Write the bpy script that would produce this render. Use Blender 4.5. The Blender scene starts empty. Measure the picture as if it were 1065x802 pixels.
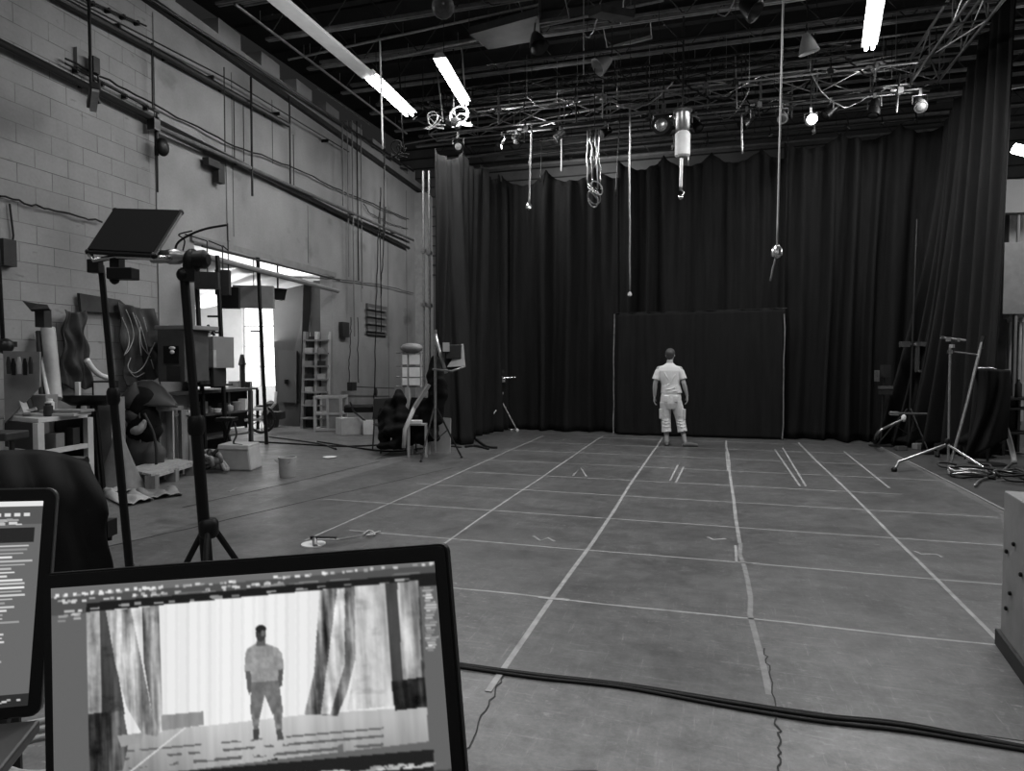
import bpy, bmesh, math, random
import numpy as np
from mathutils import Vector, Matrix, Euler

random.seed(7)
C = bpy.context.scene
COL = C.collection
PI = math.pi

# ------------------------------------------------------------------ camera
FPX, IW, IH, EYE = 699.0, 1065, 802, 1.57
YAW, PIT = math.radians(16.83), math.radians(-2.21)
cd = bpy.data.cameras.new('camera'); cam = bpy.data.objects.new('camera', cd); COL.objects.link(cam)
cd.sensor_width = 36; cd.lens = FPX / IW * 36; cd.clip_start = .02; cd.clip_end = 200
cam.location = (0, 0, EYE); cam.rotation_euler = (PI/2 + PIT, 0, YAW)
C.camera = cam

# ------------------------------------------------------------------ world, exposure
C.view_settings.view_transform = 'Standard'; C.view_settings.look = 'None'
C.view_settings.gamma = 1; C.view_settings.use_curve_mapping = False
C.view_settings.exposure = 0.0
w = bpy.data.worlds.new('world'); C.world = w; w.use_nodes = True
w.node_tree.nodes['Background'].inputs[0].default_value = (.5, .5, .5, 1)
w.node_tree.nodes['Background'].inputs[1].default_value = 0.03

def area(name, loc, rot, sx, sy, power, spread=180):
    l = bpy.data.lights.new(name, 'AREA'); l.shape = 'RECTANGLE'; l.size = sx; l.size_y = sy; l.energy = power
    l.spread = math.radians(spread)
    o = bpy.data.objects.new(name, l); COL.objects.link(o); o.location = loc; o.rotation_euler = rot
    return o
# ceiling strip lamps: a few over the stage, the rest of the rows behind the camera
L_STAGE = [(-4.4, 11.0), (2.1, 10.6), (-1.2, 8.0)]
L_FRONT = [(-4.5, 3.0), (-1.0, 3.0), (2.5, 3.0), (-4.5, -2.0), (-1.0, -2.0), (2.5, -2.0)]
for i, (x, y) in enumerate(L_STAGE):
    area('strip_lamp_light', (x, y, 6.15), (0, 0, 0), .25, 2.2, (110, 190, 190)[i])
for i, (x, y) in enumerate(L_FRONT):
    area('strip_lamp_light', (x, y, 6.6), (0, 0, 0), .3, 2.2, 52, 126)
# added fill lights without fixtures that brighten the left wall
area('wall_wash_fill', (-4.6, 8.5, 6.0), (0, math.radians(50), 0), .3, 3.0, 60)
area('wall_wash_fill', (-5.0, 16.2, 6.0), (0, math.radians(35), 0), .3, 2.5, 110)
# two added lights without fixtures, grazing the back curtain to bring out its folds
area('curtain_graze_fill', (-4.2, 13.1, 5.9), (0, math.radians(-74), math.radians(5)), .3, .3, 75)
area('curtain_graze_fill', (3.4, 12.9, 5.9), (0, math.radians(72), math.radians(-6)), .3, .3, 45)
area('back_wall_fill', (-3.2, 17.6, 6.2), (math.radians(70), 0, 0), 2.5, .3, 60)  # added light without a fixture, brightens the wall above the curtain
area('backstage_fill', (6.0, 12.0, 5.2), (math.radians(10), math.radians(10), 0), .3, 1.6, 120)  # added fill beyond the right curtain, apart from the glowing tube there
# daylight in the store room behind the left wall, then two added fills
area('store_daylight', (-10.6, 15.9, 2.2), (math.radians(-80), 0, math.radians(5)), 1.6, 2.0, 260)
area('store_overhead_fill', (-12.0, 12.5, 3.6), (0, 0, 0), 2.0, 2.0, 330)  # added unseen fill from above, brightens the white store walls
area('store_upward_fill', (-10.4, 13.0, 2.0), (PI, 0, 0), .8, 2.0, 70)  # added unseen fill aimed up at the plastic sheet

# ------------------------------------------------------------------ pixel / world helpers
FWv = Vector((-math.sin(YAW)*math.cos(PIT), math.cos(YAW)*math.cos(PIT), math.sin(PIT)))
RTv = Vector((math.cos(YAW), math.sin(YAW), 0)); UPv = RTv.cross(FWv)
CAM = Vector((0, 0, EYE))
def ray(px, py): return FWv + RTv*((px - 532.5)/FPX) - UPv*((py - 401)/FPX)
def Zp(px, py, z=0.0):
    d = ray(px, py); return CAM + d*((z - EYE)/d.z)
def F(px, py): return Zp(px, py, 0)
def D(px, py, d): return CAM + ray(px, py)*d
def DF(px, d):                       # floor point below pixel column px at camera depth d
    p = D(px, 374, d); return Vector((p.x, p.y, 0))
def DZ(px, py, d): return D(px, py, d).z
def Xp(px, py, x):
    d = ray(px, py); return CAM + d*(x/d.x)
def Yp(px, py, y):
    d = ray(px, py); return CAM + d*(y/d.y)
WA, WB = F(355, 444), F(205, 476)
DU = (WA - WB).normalized(); WN = Vector((DU.y, -DU.x, 0))
WYAW = math.atan2(-DU.x, DU.y)       # rotation of the left wall about z
def P(u, v, o=0.0): return WB + DU*u + WN*o + Vector((0, 0, v))
def W(px, py, o=0.0):
    d = ray(px, py); t = ((WB + WN*o - CAM).dot(WN))/d.dot(WN); return CAM + d*t
def UV(px, py, o=0.0):
    p = W(px, py, o); return (p - WB).dot(DU), p.z

# ------------------------------------------------------------------ materials
MATS = {}
def mat(name, v, rough=.6, metal=0., noise=0., scale=6., bump=0., v2=None, emis=0., spec=.5, sheen=0., alpha=1., stretch=None):
    if name in MATS: return MATS[name]
    m = bpy.data.materials.new(name); m.use_nodes = True; nt = m.node_tree; b = nt.nodes['Principled BSDF']
    b.inputs['Base Color'].default_value = (v, v, v, 1); b.inputs['Roughness'].default_value = rough
    b.inputs['Metallic'].default_value = metal; b.inputs['Specular IOR Level'].default_value = spec
    if sheen: b.inputs['Sheen Weight'].default_value = sheen
    if alpha < 1: b.inputs['Alpha'].default_value = alpha
    if emis:
        b.inputs['Emission Color'].default_value = (1, 1, 1, 1); b.inputs['Emission Strength'].default_value = emis
    tc = nt.nodes.new('ShaderNodeTexCoord'); src = tc.outputs['Object']
    if stretch:
        mp = nt.nodes.new('ShaderNodeMapping'); mp.inputs['Scale'].default_value = stretch
        nt.links.new(src, mp.inputs[0]); src = mp.outputs[0]
    n = nt.nodes.new('ShaderNodeTexNoise'); n.inputs['Scale'].default_value = scale; n.inputs['Detail'].default_value = 6
    n.inputs['Roughness'].default_value = .62
    nt.links.new(src, n.inputs['Vector'])
    if v2 is None: lo, hi = v*(1 - (noise or .06)), v*(1 + (noise or .06))
    else: lo, hi = v, v2
    r = nt.nodes.new('ShaderNodeMapRange'); r.inputs[1].default_value = .3; r.inputs[2].default_value = .7
    r.inputs[3].default_value = lo; r.inputs[4].default_value = min(hi, .95)
    nt.links.new(n.outputs[0], r.inputs[0]); nt.links.new(r.outputs[0], b.inputs['Base Color'])
    if bump:
        bp = nt.nodes.new('ShaderNodeBump'); bp.inputs['Strength'].default_value = bump; bp.inputs['Distance'].default_value = .02
        nt.links.new(n.outputs[0], bp.inputs['Height']); nt.links.new(bp.outputs[0], b.inputs['Normal'])
    MATS[name] = m
    return m
BLACK = mat('black_paint', .004, .45, spec=.25)
DARK = mat('dark_grey_paint', .022, .6, noise=.3, spec=.3)
DMETAL = mat('dark_metal', .03, .35, .6)
STEEL = mat('galvanised_steel', .32, .35, .8, noise=.25, scale=20)
CHROME = mat('bright_metal', .55, .22, .9)
WHITE = mat('white_paint', .62, .5, noise=.08)
WOOD = mat('pale_wood', .30, .6, noise=.3, scale=5, stretch=(3, 3, .6))
WOOD2 = mat('worn_wood', .16, .65, noise=.35, scale=5, stretch=(3, 3, .6))
GREY = mat('mid_grey', .18, .6, noise=.15)
LGREY = mat('light_grey', .34, .6, noise=.15)
CLOTH = mat('black_cloth', .006, .9, noise=.3, scale=12, spec=.15)
RUB = mat('black_rubber', .004, .6, spec=.25)
TAPE = mat('white_tape', .26, .6, noise=.35, scale=7)
PAPER = mat('paper', .6, .8, noise=.1)
EMIT = mat('lamp_tube_glow', .9, .4, emis=24.0)
EMITS = mat('lamp_bulb_glow', .9, .4, emis=14.0)

# ------------------------------------------------------------------ mesh helpers
class MB:
    def __init__(s): s.v = []; s.f = []
    def add(s, vs, fs):
        n = len(s.v); s.v += [tuple(v) for v in vs]; s.f += [tuple(i + n for i in f) for f in fs]; return s
    def box(s, c, sz, yaw=0, M=None):
        hx, hy, hz = sz[0]/2, sz[1]/2, sz[2]/2
        R = M if M is not None else Matrix.Rotation(yaw, 3, 'Z')
        vs = [Vector(c) + R @ Vector((x*hx, y*hy, z*hz)) for z in (-1, 1) for x, y in ((-1, -1), (1, -1), (1, 1), (-1, 1))]
        return s.add(vs, [(3, 2, 1, 0), (4, 5, 6, 7), (0, 1, 5, 4), (1, 2, 6, 5), (2, 3, 7, 6), (3, 0, 4, 7)])
    def hexa(s, lo, hi):              # two quads, same winding seen from hi
        n = len(lo); vs = list(lo) + list(hi)
        return s.add(vs, [tuple(reversed(range(n))), tuple(range(n, 2*n))] + [(i, (i+1) % n, n + (i+1) % n, n + i) for i in range(n)])
    def plate(s, pts, th):            # polygon with thickness along its normal
        pts = [Vector(p) for p in pts]; n = (pts[1]-pts[0]).cross(pts[2]-pts[0]).normalized()*th/2
        return s.hexa([p - n for p in pts], [p + n for p in pts])
    def tube(s, pts, r, seg=8, r2=None, cap=True):
        pts = [Vector(p) for p in pts]; n = len(pts); rings = []; base = len(s.v)
        t0 = (pts[1]-pts[0]).normalized(); a = Vector((0, 0, 1)) if abs(t0.z) < .9 else Vector((1, 0, 0))
        nx = t0.cross(a).normalized()
        for i, p in enumerate(pts):
            t = (pts[min(i+1, n-1)] - pts[max(i-1, 0)])
            t = t.normalized() if t.length > 1e-9 else t0
            nx = (nx - t*nx.dot(t)); nx = nx.normalized() if nx.length > 1e-6 else t.orthogonal().normalized()
            ny = t.cross(nx)
            rr = r[i] if isinstance(r, (list, tuple)) else (r if r2 is None else r + (r2-r)*i/(n-1))
            for k in range(seg):
                an = 2*PI*k/seg; s.v.append(tuple(p + nx*(rr*math.cos(an)) + ny*(rr*math.sin(an))))
        for i in range(n-1):
            for k in range(seg):
                a0 = base + i*seg + k; a1 = base + i*seg + (k+1) % seg
                s.f.append((a0, a1, a1 + seg, a0 + seg))
        if cap:
            s.f.append(tuple(base + k for k in reversed(range(seg)))); s.f.append(tuple(base + (n-1)*seg + k for k in range(seg)))
        return s
    def bar(s, a, b, w, h=None):      # square bar
        a, b = Vector(a), Vector(b); h = h or w; t = (b-a).normalized()
        up = Vector((0, 0, 1)) if abs(t.z) < .95 else Vector((0, 1, 0))
        x = t.cross(up).normalized(); y = x.cross(t)
        q = [(-1, -1), (1, -1), (1, 1), (-1, 1)]
        return s.hexa([a + x*(i*w/2) + y*(j*h/2) for i, j in q], [b + x*(i*w/2) + y*(j*h/2) for i, j in q])
    def lathe(s, c, prof, seg=20, axis=Vector((0, 0, 1))):
        c = Vector(c); q = Vector((0, 0, 1)).rotation_difference(Vector(axis).normalized()); base = len(s.v)
        for (r, z) in prof:
            for k in range(seg):
                an = 2*PI*k/seg; s.v.append(tuple(c + q @ Vector((r*math.cos(an), r*math.sin(an), z))))
        for i in range(len(prof)-1):
            for k in range(seg):
                a0 = base + i*seg + k; a1 = base + i*seg + (k+1) % seg; s.f.append((a0, a1, a1+seg, a0+seg))
        s.f.append(tuple(base + k for k in reversed(range(seg)))); s.f.append(tuple(base + (len(prof)-1)*seg + k for k in range(seg)))
        return s
    def rings(s, rs, seg=20):         # rs: (centre, rx vec, ry vec)
        base = len(s.v)
        for c, a, b in rs:
            c, a, b = Vector(c), Vector(a), Vector(b)
            for k in range(seg):
                an = 2*PI*k/seg; s.v.append(tuple(c + a*math.cos(an) + b*math.sin(an)))
        for i in range(len(rs)-1):
            for k in range(seg):
                a0 = base + i*seg + k; a1 = base + i*seg + (k+1) % seg; s.f.append((a0, a1, a1+seg, a0+seg))
        s.f.append(tuple(base + k for k in reversed(range(seg)))); s.f.append(tuple(base + (len(rs)-1)*seg + k for k in range(seg)))
        return s
    def ball(s, c, r, seg=14, n=9, sc=(1, 1, 1), R=None):
        rs = []; R = R or Matrix.Identity(3)
        for i in range(n+1):
            a = PI*(i/n); z = -math.cos(a)*r*sc[2]; q = max(math.sin(a)*r, 1e-4)
            rs.append((Vector(c) + R @ Vector((0, 0, z)), R @ Vector((q*sc[0], 0, 0)), R @ Vector((0, q*sc[1], 0))))
        return s.rings(rs, seg)
    def grid(s, fn, nu, nv):
        base = len(s.v)
        for j in range(nv+1):
            for i in range(nu+1): s.v.append(tuple(fn(i/nu, j/nv)))
        for j in range(nv):
            for i in range(nu):
                a = base + j*(nu+1) + i; s.f.append((a, a+1, a+nu+2, a+nu+1))
        return s
    def build(s, name, m, parent=None, smooth=False, bevel=0, solid=0, loc=None):
        me = bpy.data.meshes.new(name)
        off = Vector((0, 0, 0))
        if parent is not None: off = wloc(parent)
        elif loc is not None: off = Vector(loc)
        me.from_pydata([tuple(Vector(v) - off) for v in s.v], [], s.f); me.update()
        bm = bmesh.new(); bm.from_mesh(me); bmesh.ops.recalc_face_normals(bm, faces=bm.faces); bm.to_mesh(me); bm.free()
        o = bpy.data.objects.new(name, me); COL.objects.link(o)
        for q in (m if isinstance(m, (list, tuple)) else [m]): me.materials.append(q)
        if smooth:
            for p in me.polygons: p.use_smooth = True
            if smooth is not True:
                try: me.set_sharp_from_angle(angle=math.radians(smooth))
                except Exception: pass
        if parent is not None: o.parent = parent
        elif loc is not None: o.location = off
        if solid:
            q = o.modifiers.new('solid', 'SOLIDIFY'); q.thickness = solid; q.offset = 0
        if bevel:
            q = o.modifiers.new('bevel', 'BEVEL'); q.width = bevel; q.segments = 2; q.limit_method = 'ANGLE'
        return o
def wloc(o):
    l = o.location.copy(); p = o.parent
    while p is not None: l = l + p.location; p = p.parent
    return l
def tag(o, label=None, cat=None, group=None, kind=None):
    if label: o['label'] = label
    if cat: o['category'] = cat
    if group: o['group'] = group
    if kind: o['kind'] = kind
    return o
def thing(name, loc, label, cat, group=None):
    o = bpy.data.objects.new(name, None); COL.objects.link(o); o.location = loc; o.empty_display_size = .1
    return tag(o, label, cat, group)
def struct(o): o['kind'] = 'structure'; return o
def dup(root, loc, label, group=None, scale=None, rotz=None):
    r = root.copy(); COL.objects.link(r); r.location = loc
    if rotz is not None: r.rotation_euler = (0, 0, rotz)
    if scale: r.scale = scale
    r['label'] = label
    if group: r['group'] = group
    for ch in list(root.children):
        c = ch.copy(); COL.objects.link(c); c.parent = r
        for g in ch.children:
            d = g.copy(); COL.objects.link(d); d.parent = c
    return r
def jig(pts, amp, n=6, seed=0):       # soft wandering polyline through points
    rnd = random.Random(seed); out = []
    for a, b in zip(pts[:-1], pts[1:]):
        a, b = Vector(a), Vector(b)
        for i in range(n):
            t = i/n; p = a.lerp(b, t)
            if i: p += Vector((rnd.uniform(-amp, amp), rnd.uniform(-amp, amp), rnd.uniform(-amp, amp)))
            out.append(p)
    out.append(Vector(pts[-1])); return out
def sag(a, b, s, n=12):
    a, b = Vector(a), Vector(b)
    return [a.lerp(b, i/n) - Vector((0, 0, 4*s*(i/n)*(1-i/n))) for i in range(n+1)]
def cat_rom(pts, n=6):
    pts = [Vector(p) for p in pts]; q = [pts[0]*2-pts[1]] + pts + [pts[-1]*2-pts[-2]]; out = []
    for i in range(1, len(q)-2):
        for k in range(n):
            t = k/n; p0, p1, p2, p3 = q[i-1], q[i], q[i+1], q[i+2]
            out.append(.5*((2*p1) + (p2-p0)*t + (2*p0-5*p1+4*p2-p3)*t*t + (3*p1-p0-3*p2+p3)*t**3))
    out.append(pts[-1]); return out

ORD = ['first', 'second', 'third', 'fourth', 'fifth', 'sixth', 'seventh', 'eighth', 'ninth', 'tenth', 'eleventh', 'twelfth', 'thirteenth', 'fourteenth']

# ================================================================== SETTING
# floor: worn grey concrete, procedural
def floor_material():
    m = bpy.data.materials.new('worn_floor'); m.use_nodes = True; nt = m.node_tree; b = nt.nodes['Principled BSDF']
    tc = nt.nodes.new('ShaderNodeTexCoord')
    def noise(sc, det, st=None, rough=.6):
        n = nt.nodes.new('ShaderNodeTexNoise'); n.inputs['Scale'].default_value = sc; n.inputs['Detail'].default_value = det
        n.inputs['Roughness'].default_value = rough
        if st:
            mp = nt.nodes.new('ShaderNodeMapping'); mp.inputs['Scale'].default_value = st
            mp.inputs['Rotation'].default_value = (0, 0, .5)
            nt.links.new(tc.outputs['Object'], mp.inputs[0]); nt.links.new(mp.outputs[0], n.inputs['Vector'])
        else: nt.links.new(tc.outputs['Object'], n.inputs['Vector'])
        return n.outputs[0]
    def rng(s, a, b_, lo, hi):
        r = nt.nodes.new('ShaderNodeMapRange'); r.inputs[1].default_value = a; r.inputs[2].default_value = b_
        r.inputs[3].default_value = lo; r.inputs[4].default_value = hi; nt.links.new(s, r.inputs[0]); return r.outputs[0]
    def op(o, a, c):
        q = nt.nodes.new('ShaderNodeMath'); q.operation = o
        for i, x in enumerate((a, c)):
            if isinstance(x, float): q.inputs[i].default_value = x
            else: nt.links.new(x, q.inputs[i])
        return q.outputs[0]
    base = rng(noise(.35, 5), .3, .7, .084, .135)
    fine = op('MULTIPLY', rng(noise(7, 8, rough=.78), .33, .67, .60, 1.38), rng(noise(40, 4), .3, .7, .9, 1.1))
    scr = rng(noise(2.2, 9, (1, 14, 1), .8), .56, .68, 0., .09)
    scr2 = rng(noise(3.1, 9, (12, 1, 1), .8), .57, .69, 0., .085)
    dark = rng(noise(1.3, 5), .60, .72, 1., .55)
    spk = op('MULTIPLY', rng(noise(16, 6, (1, 1.6, 1), .7), .57, .68, 0., .12), rng(noise(.9, 3), .42, .62, 0., 1.))
    scr = op('ADD', scr, spk)
    v = op('ADD', op('MULTIPLY', op('MULTIPLY', base, fine), dark), op('ADD', scr, scr2))
    nt.links.new(v, b.inputs['Base Color'])
    nt.links.new(rng(noise(1.6, 6), .3, .7, .32, .55), b.inputs['Roughness'])
    b.inputs['Specular IOR Level'].default_value = .5
    bp = nt.nodes.new('ShaderNodeBump'); bp.inputs['Strength'].default_value = .12; bp.inputs['Distance'].default_value = .01
    nt.links.new(noise(5, 8), bp.inputs['Height']); nt.links.new(bp.outputs[0], b.inputs['Normal'])
    return m, v, base, b, nt
FLOORM = floor_material()[0]
m_ = floor_material(); STAGEM = m_[0]; STAGEM.name = 'scuffed_stage_covering'
for n in STAGEM.node_tree.nodes:
    if n.type == 'MAP_RANGE' and abs(n.inputs[3].default_value - .084) < .001: n.inputs[3].default_value = .056; n.inputs[4].default_value = .088
mb = MB(); mb.box((-2, 8, -.1), (24, 30, .2)); struct(mb.build('floor', FLOORM))
mb = MB(); vs = [Vector(q) for q in ((-4.85, 3.2, 0), (1.75, 3.2, 0), (1.75, 4.2, 0), (2.25, 6.2, 0), (2.78, 7.9, 0), (2.78, 14.7, 0), (-4.45, 14.7, 0))]
mb.hexa(vs, [v + Vector((0, 0, .003)) for v in vs]); tag(mb.build('stage_covering', STAGEM), 'dark scuffed covering of the stage floor, under the tape grid', 'floor covering')
CEILM = mat('sooty_roof_deck', .012, .8, noise=.35, scale=2)
mb = MB(); mb.box((0, 8, 8.5), (19.2, 30, .2))
for k in range(22): mb.box((0, -5 + k*1.2, 8.37), (19, .03, .05))
struct(mb.build('ceiling', CEILM))

# left wall
def wall_material(block):
    m = bpy.data.materials.new('painted_block_wall' if block else 'painted_render_wall'); m.use_nodes = True; nt = m.node_tree; b = nt.nodes['Principled BSDF']
    uv = nt.nodes.new('ShaderNodeUVMap'); uv.uv_map = 'UVMap'
    def noise(sc, det, st=None):
        n = nt.nodes.new('ShaderNodeTexNoise'); n.inputs['Scale'].default_value = sc; n.inputs['Detail'].default_value = det
        mp = nt.nodes.new('ShaderNodeMapping'); mp.inputs['Scale'].default_value = st or (1, 1, 1)
        nt.links.new(uv.outputs[0], mp.inputs[0]); nt.links.new(mp.outputs[0], n.inputs['Vector'])
        return n.outputs[0]
    def rng(s, a, b_, lo, hi):
        r = nt.nodes.new('ShaderNodeMapRange'); r.inputs[1].default_value = a; r.inputs[2].default_value = b_
        r.inputs[3].default_value = lo; r.inputs[4].default_value = hi; nt.links.new(s, r.inputs[0]); return r.outputs[0]
    def mul(a, c):
        q = nt.nodes.new('ShaderNodeMath'); q.operation = 'MULTIPLY'; nt.links.new(a, q.inputs[0]); nt.links.new(c, q.inputs[1]); return q.outputs[0]
    v = mul(rng(noise(.5, 5), .3, .7, .205, .305), rng(noise(1.4, 7, (1.3, .8, 1)), .35, .75, 1.06, .84))
    v = mul(v, rng(noise(.9, 6, (1, 1.3, 1)), .62, .74, 1., .55))
    v = mul(v, rng(noise(26, 5), .3, .7, .95, 1.05))
    if block:
        br = nt.nodes.new('ShaderNodeTexBrick'); nt.links.new(uv.outputs[0], br.inputs[0])
        br.inputs['Color1'].default_value = (1, 1, 1, 1); br.inputs['Color2'].default_value = (.86, .86, .86, 1); br.inputs['Mortar'].default_value = (.36, .36, .36, 1)
        br.inputs['Scale'].default_value = 1; br.inputs['Brick Width'].default_value = .46; br.inputs['Row Height'].default_value = .225
        br.inputs['Mortar Size'].default_value = .005; br.inputs['Mortar Smooth'].default_value = .3; br.inputs['Bias'].default_value = -.4
        mx = nt.nodes.new('ShaderNodeMix'); mx.data_type = 'FLOAT'; nt.links.new(br.outputs['Color'], mx.inputs[3]); mx.inputs[2].default_value = .96
        nt.links.new(rng(noise(1.7, 5), .38, .58, .25, 1.), mx.inputs[0]); v = mul(v, mx.outputs[0])
        v = mul(v, rng(noise(5, 6, (.7, 1.6, 1)), .66, .74, 1., .6))
        bp = nt.nodes.new('ShaderNodeBump'); bp.inputs['Strength'].default_value = .5; bp.inputs['Distance'].default_value = .012; bp.invert = True
        nt.links.new(br.outputs['Fac'], bp.inputs['Height']); nt.links.new(bp.outputs[0], b.inputs['Normal'])
    nt.links.new(v, b.inputs['Base Color']); b.inputs['Roughness'].default_value = .75; b.inputs['Specular IOR Level'].default_value = .25
    return m
MBL, MRE = wall_material(True), wall_material(False)
TH = .30
def wall_piece(me_v, me_f, u0, u1, v0, v1, o0=-TH, o1=0.):
    n = len(me_v)
    for o in (o0, o1):
        for u, v in ((u0, v0), (u1, v0), (u1, v1), (u0, v1)): me_v.append(P(u, v, o))
    for f in ((3, 2, 1, 0), (4, 5, 6, 7), (0, 1, 5, 4), (1, 2, 6, 5), (2, 3, 7, 6), (3, 0, 4, 7)): me_f.append(tuple(i+n for i in f))
def uv_wall(name, pieces, m, parent=None):
    vs, fs = [], []
    for p in pieces: wall_piece(vs, fs, *p)
    mb = MB(); mb.add(vs, fs); o = mb.build(name, m, parent)
    uvl = o.data.uv_layers.new(name='UVMap'); off = wloc(o) if parent is None else wloc(parent)
    for l in o.data.loops:
        p = o.data.vertices[l.vertex_index].co + off - WB
        uvl.data[l.index].uv = (p.dot(DU) + .35*p.dot(WN), p.z)
    return o
OU0, OU1, OV = .02, 4.66, 3.46
US = UV(163, 200)[0]
wl = uv_wall('wall_left', [(-13, US, 0, 7.25)], MBL); struct(wl)
struct(uv_wall('wall_left', [(US, OU0, 0, 7.0), (OU0, OU1, OV, 7.0), (OU1, 10.75, 0, 7.0)], MRE))
# ledge and the stub blocks between the roof beams
mb = MB(); mb.hexa([P(-13, 6.66, 0), P(-13, 6.66, .10), P(-13, 6.76, .10), P(-13, 6.76, 0)], [P(10.7, 6.66, 0), P(10.7, 6.66, .10), P(10.7, 6.76, .10), P(10.7, 6.76, 0)])
struct(mb.build('trim_1', DARK))
uu = [-.9, .75, 2.0, 3.25, 4.5, 5.75, 7.0, 8.25, 9.5]
struct(uv_wall('wall_left_top', [(u, u + .62, 7.0, 7.28, -TH, -.02) for u in uu], MRE))
# render panels: raised pilaster strips and seams
for i, (px, wd, a, b_) in enumerate([(237, .09, 3.6, 4.9), (163, .03, 0, 6.6)]):
    u = UV(px, 220)[0]
    struct(uv_wall('trim_%d' % (i+2), [(u - wd/2, u + wd/2, a, b_, 0, .02)], MRE))
def wline(pxs, o=.03): return [W(x, y, o) for x, y in pxs]
mb = MB()
for u, a, b_ in [(1.05, 3.7, 6.5), (2.3, 5.3, 6.5), (3.6, 3.6, 4.8), (6.2, 3.0, 4.7), (7.9, .3, 6.5), (9.3, 1.0, 6.5)]:
    mb.hexa([P(u-.006, a, 0), P(u+.006, a, 0), P(u+.006, b_, 0), P(u-.006, b_, 0)], [P(u-.006, a, .004), P(u+.006, a, .004), P(u+.006, b_, .004), P(u-.006, b_, .004)])
struct(mb.build('trim_4', DARK))
mb = MB()                                               # pilaster at the far corner of the left wall
mb.hexa([P(10.0, 0, 0), P(10.7, 0, 0), P(10.7, 0, .35), P(10.0, 0, .35)], [P(10.0, 6.6, 0), P(10.7, 6.6, 0), P(10.7, 6.6, .35), P(10.0, 6.6, .35)])
struct(mb.build('trim_5', MRE if False else LGREY))
# lintel and door frame of the store opening
mb = MB()
mb.hexa([P(OU0-.1, OV-.02, 0), P(OU1+.1, OV-.02, 0), P(OU1+.1, OV-.02, .05), P(OU0-.1, OV-.02, .05)], [P(OU0-.1, OV+.08, 0), P(OU1+.1, OV+.08, 0), P(OU1+.1, OV+.08, .05), P(OU0-.1, OV+.08, .05)])
struct(mb.build('trim_6', GREY))
# back, right, rear walls
BACKM = mat('sooty_back_wall', .10, .8, noise=.25, scale=1.2)
mb = MB(); mb.box((0, 19.6, 4.2), (19.2, .3, 8.4)); struct(mb.build('wall_back', BACKM))
mb = MB()
for k in range(14): mb.box((0, 19.42, 4.2 + k*.3), (19, .03, .03))
struct(mb.build('trim_7', DARK))
mb = MB(); mb.box((8.6, 8, 4.2), (.3, 24, 8.4)); struct(mb.build('wall_right', mat('painted_right_wall', .22, .8, noise=.2, scale=1.5)))
mb = MB(); mb.box((0, -4.6, 4.2), (19.2, .3, 8.4)); struct(mb.build('wall_behind', mat('painted_rear_wall', .3, .8)))

# store room seen through the opening
RW = mat('white_store_wall', .62, .8, noise=.1, scale=2)
def pbox(mb, u0, u1, v0, v1, o0, o1):
    return mb.hexa([P(u0, v0, o0), P(u1, v0, o0), P(u1, v0, o1), P(u0, v0, o1)], [P(u0, v1, o0), P(u1, v1, o0), P(u1, v1, o1), P(u0, v1, o1)])
UE = 7.6                                                # far end wall of the store
mb = MB(); pbox(mb, -4, UE+.2, 0, 3.9, -8.2, -8.0); struct(mb.build('wall_store_side', RW))
mb = MB(); pbox(mb, -4.2, -4, 0, 3.9, -8.2, -.3); struct(mb.build('wall_store_near', RW))
mb = MB(); pbox(mb, -4.2, UE+.2, 3.8, 3.95, -8.2, -.3); struct(mb.build('ceiling_store', RW))
# far wall with a window gap at pixels 250..285
def UEp(px, py, u=UE):                                  # point on the plane u = const
    d = ray(px, py); t = ((P(u, 0) - CAM).dot(DU))/d.dot(DU); return CAM + d*t
def oo(p): return (p - WB).dot(WN)
w0, w1 = oo(UEp(252, 350)), oo(UEp(286, 350)); wz0, wz1 = UEp(268, 402).z, UEp(268, 318).z
mb = MB(); pbox(mb, UE, UE+.2, 0, 3.9, -8.2, w0); pbox(mb, UE, UE+.2, 0, 3.9, w1, -.3); pbox(mb, UE, UE+.2, 0, wz0, w0, w1); pbox(mb, UE, UE+.2, wz1, 3.9, w0, w1)
struct(mb.build('wall_store_far', RW))
wn = thing('window_1', P(UE+.1, wz0, (w0+w1)/2), 'bright overexposed window at the far end of the store room', 'window'); wn['kind'] = 'structure'; del wn['category']
mb = MB()
for i in range(3):
    oq = w0 + (w1-w0)*i/2; pbox(mb, UE+.06, UE+.12, wz0, wz1, oq-.02, oq+.02)
for k in range(5):
    z = wz0 + (wz1-wz0)*k/4; pbox(mb, UE+.07, UE+.11, z-.015, z+.015, w0, w1)
mb.build('window_frame', LGREY, wn)
GL = bpy.data.materials.new('daylit_frosted_glass'); GL.use_nodes = True
gb = GL.node_tree.nodes['Principled BSDF']; gb.inputs['Emission Color'].default_value = (1, 1, 1, 1); gb.inputs['Emission Strength'].default_value = 2.2; gb.inputs['Base Color'].default_value = (.8, .8, .8, 1)
MATS['glass'] = GL
mb = MB(); pbox(mb, UE+.12, UE+.14, wz0, wz1, w0, w1); mb.build('pane', GL, wn)

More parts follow.
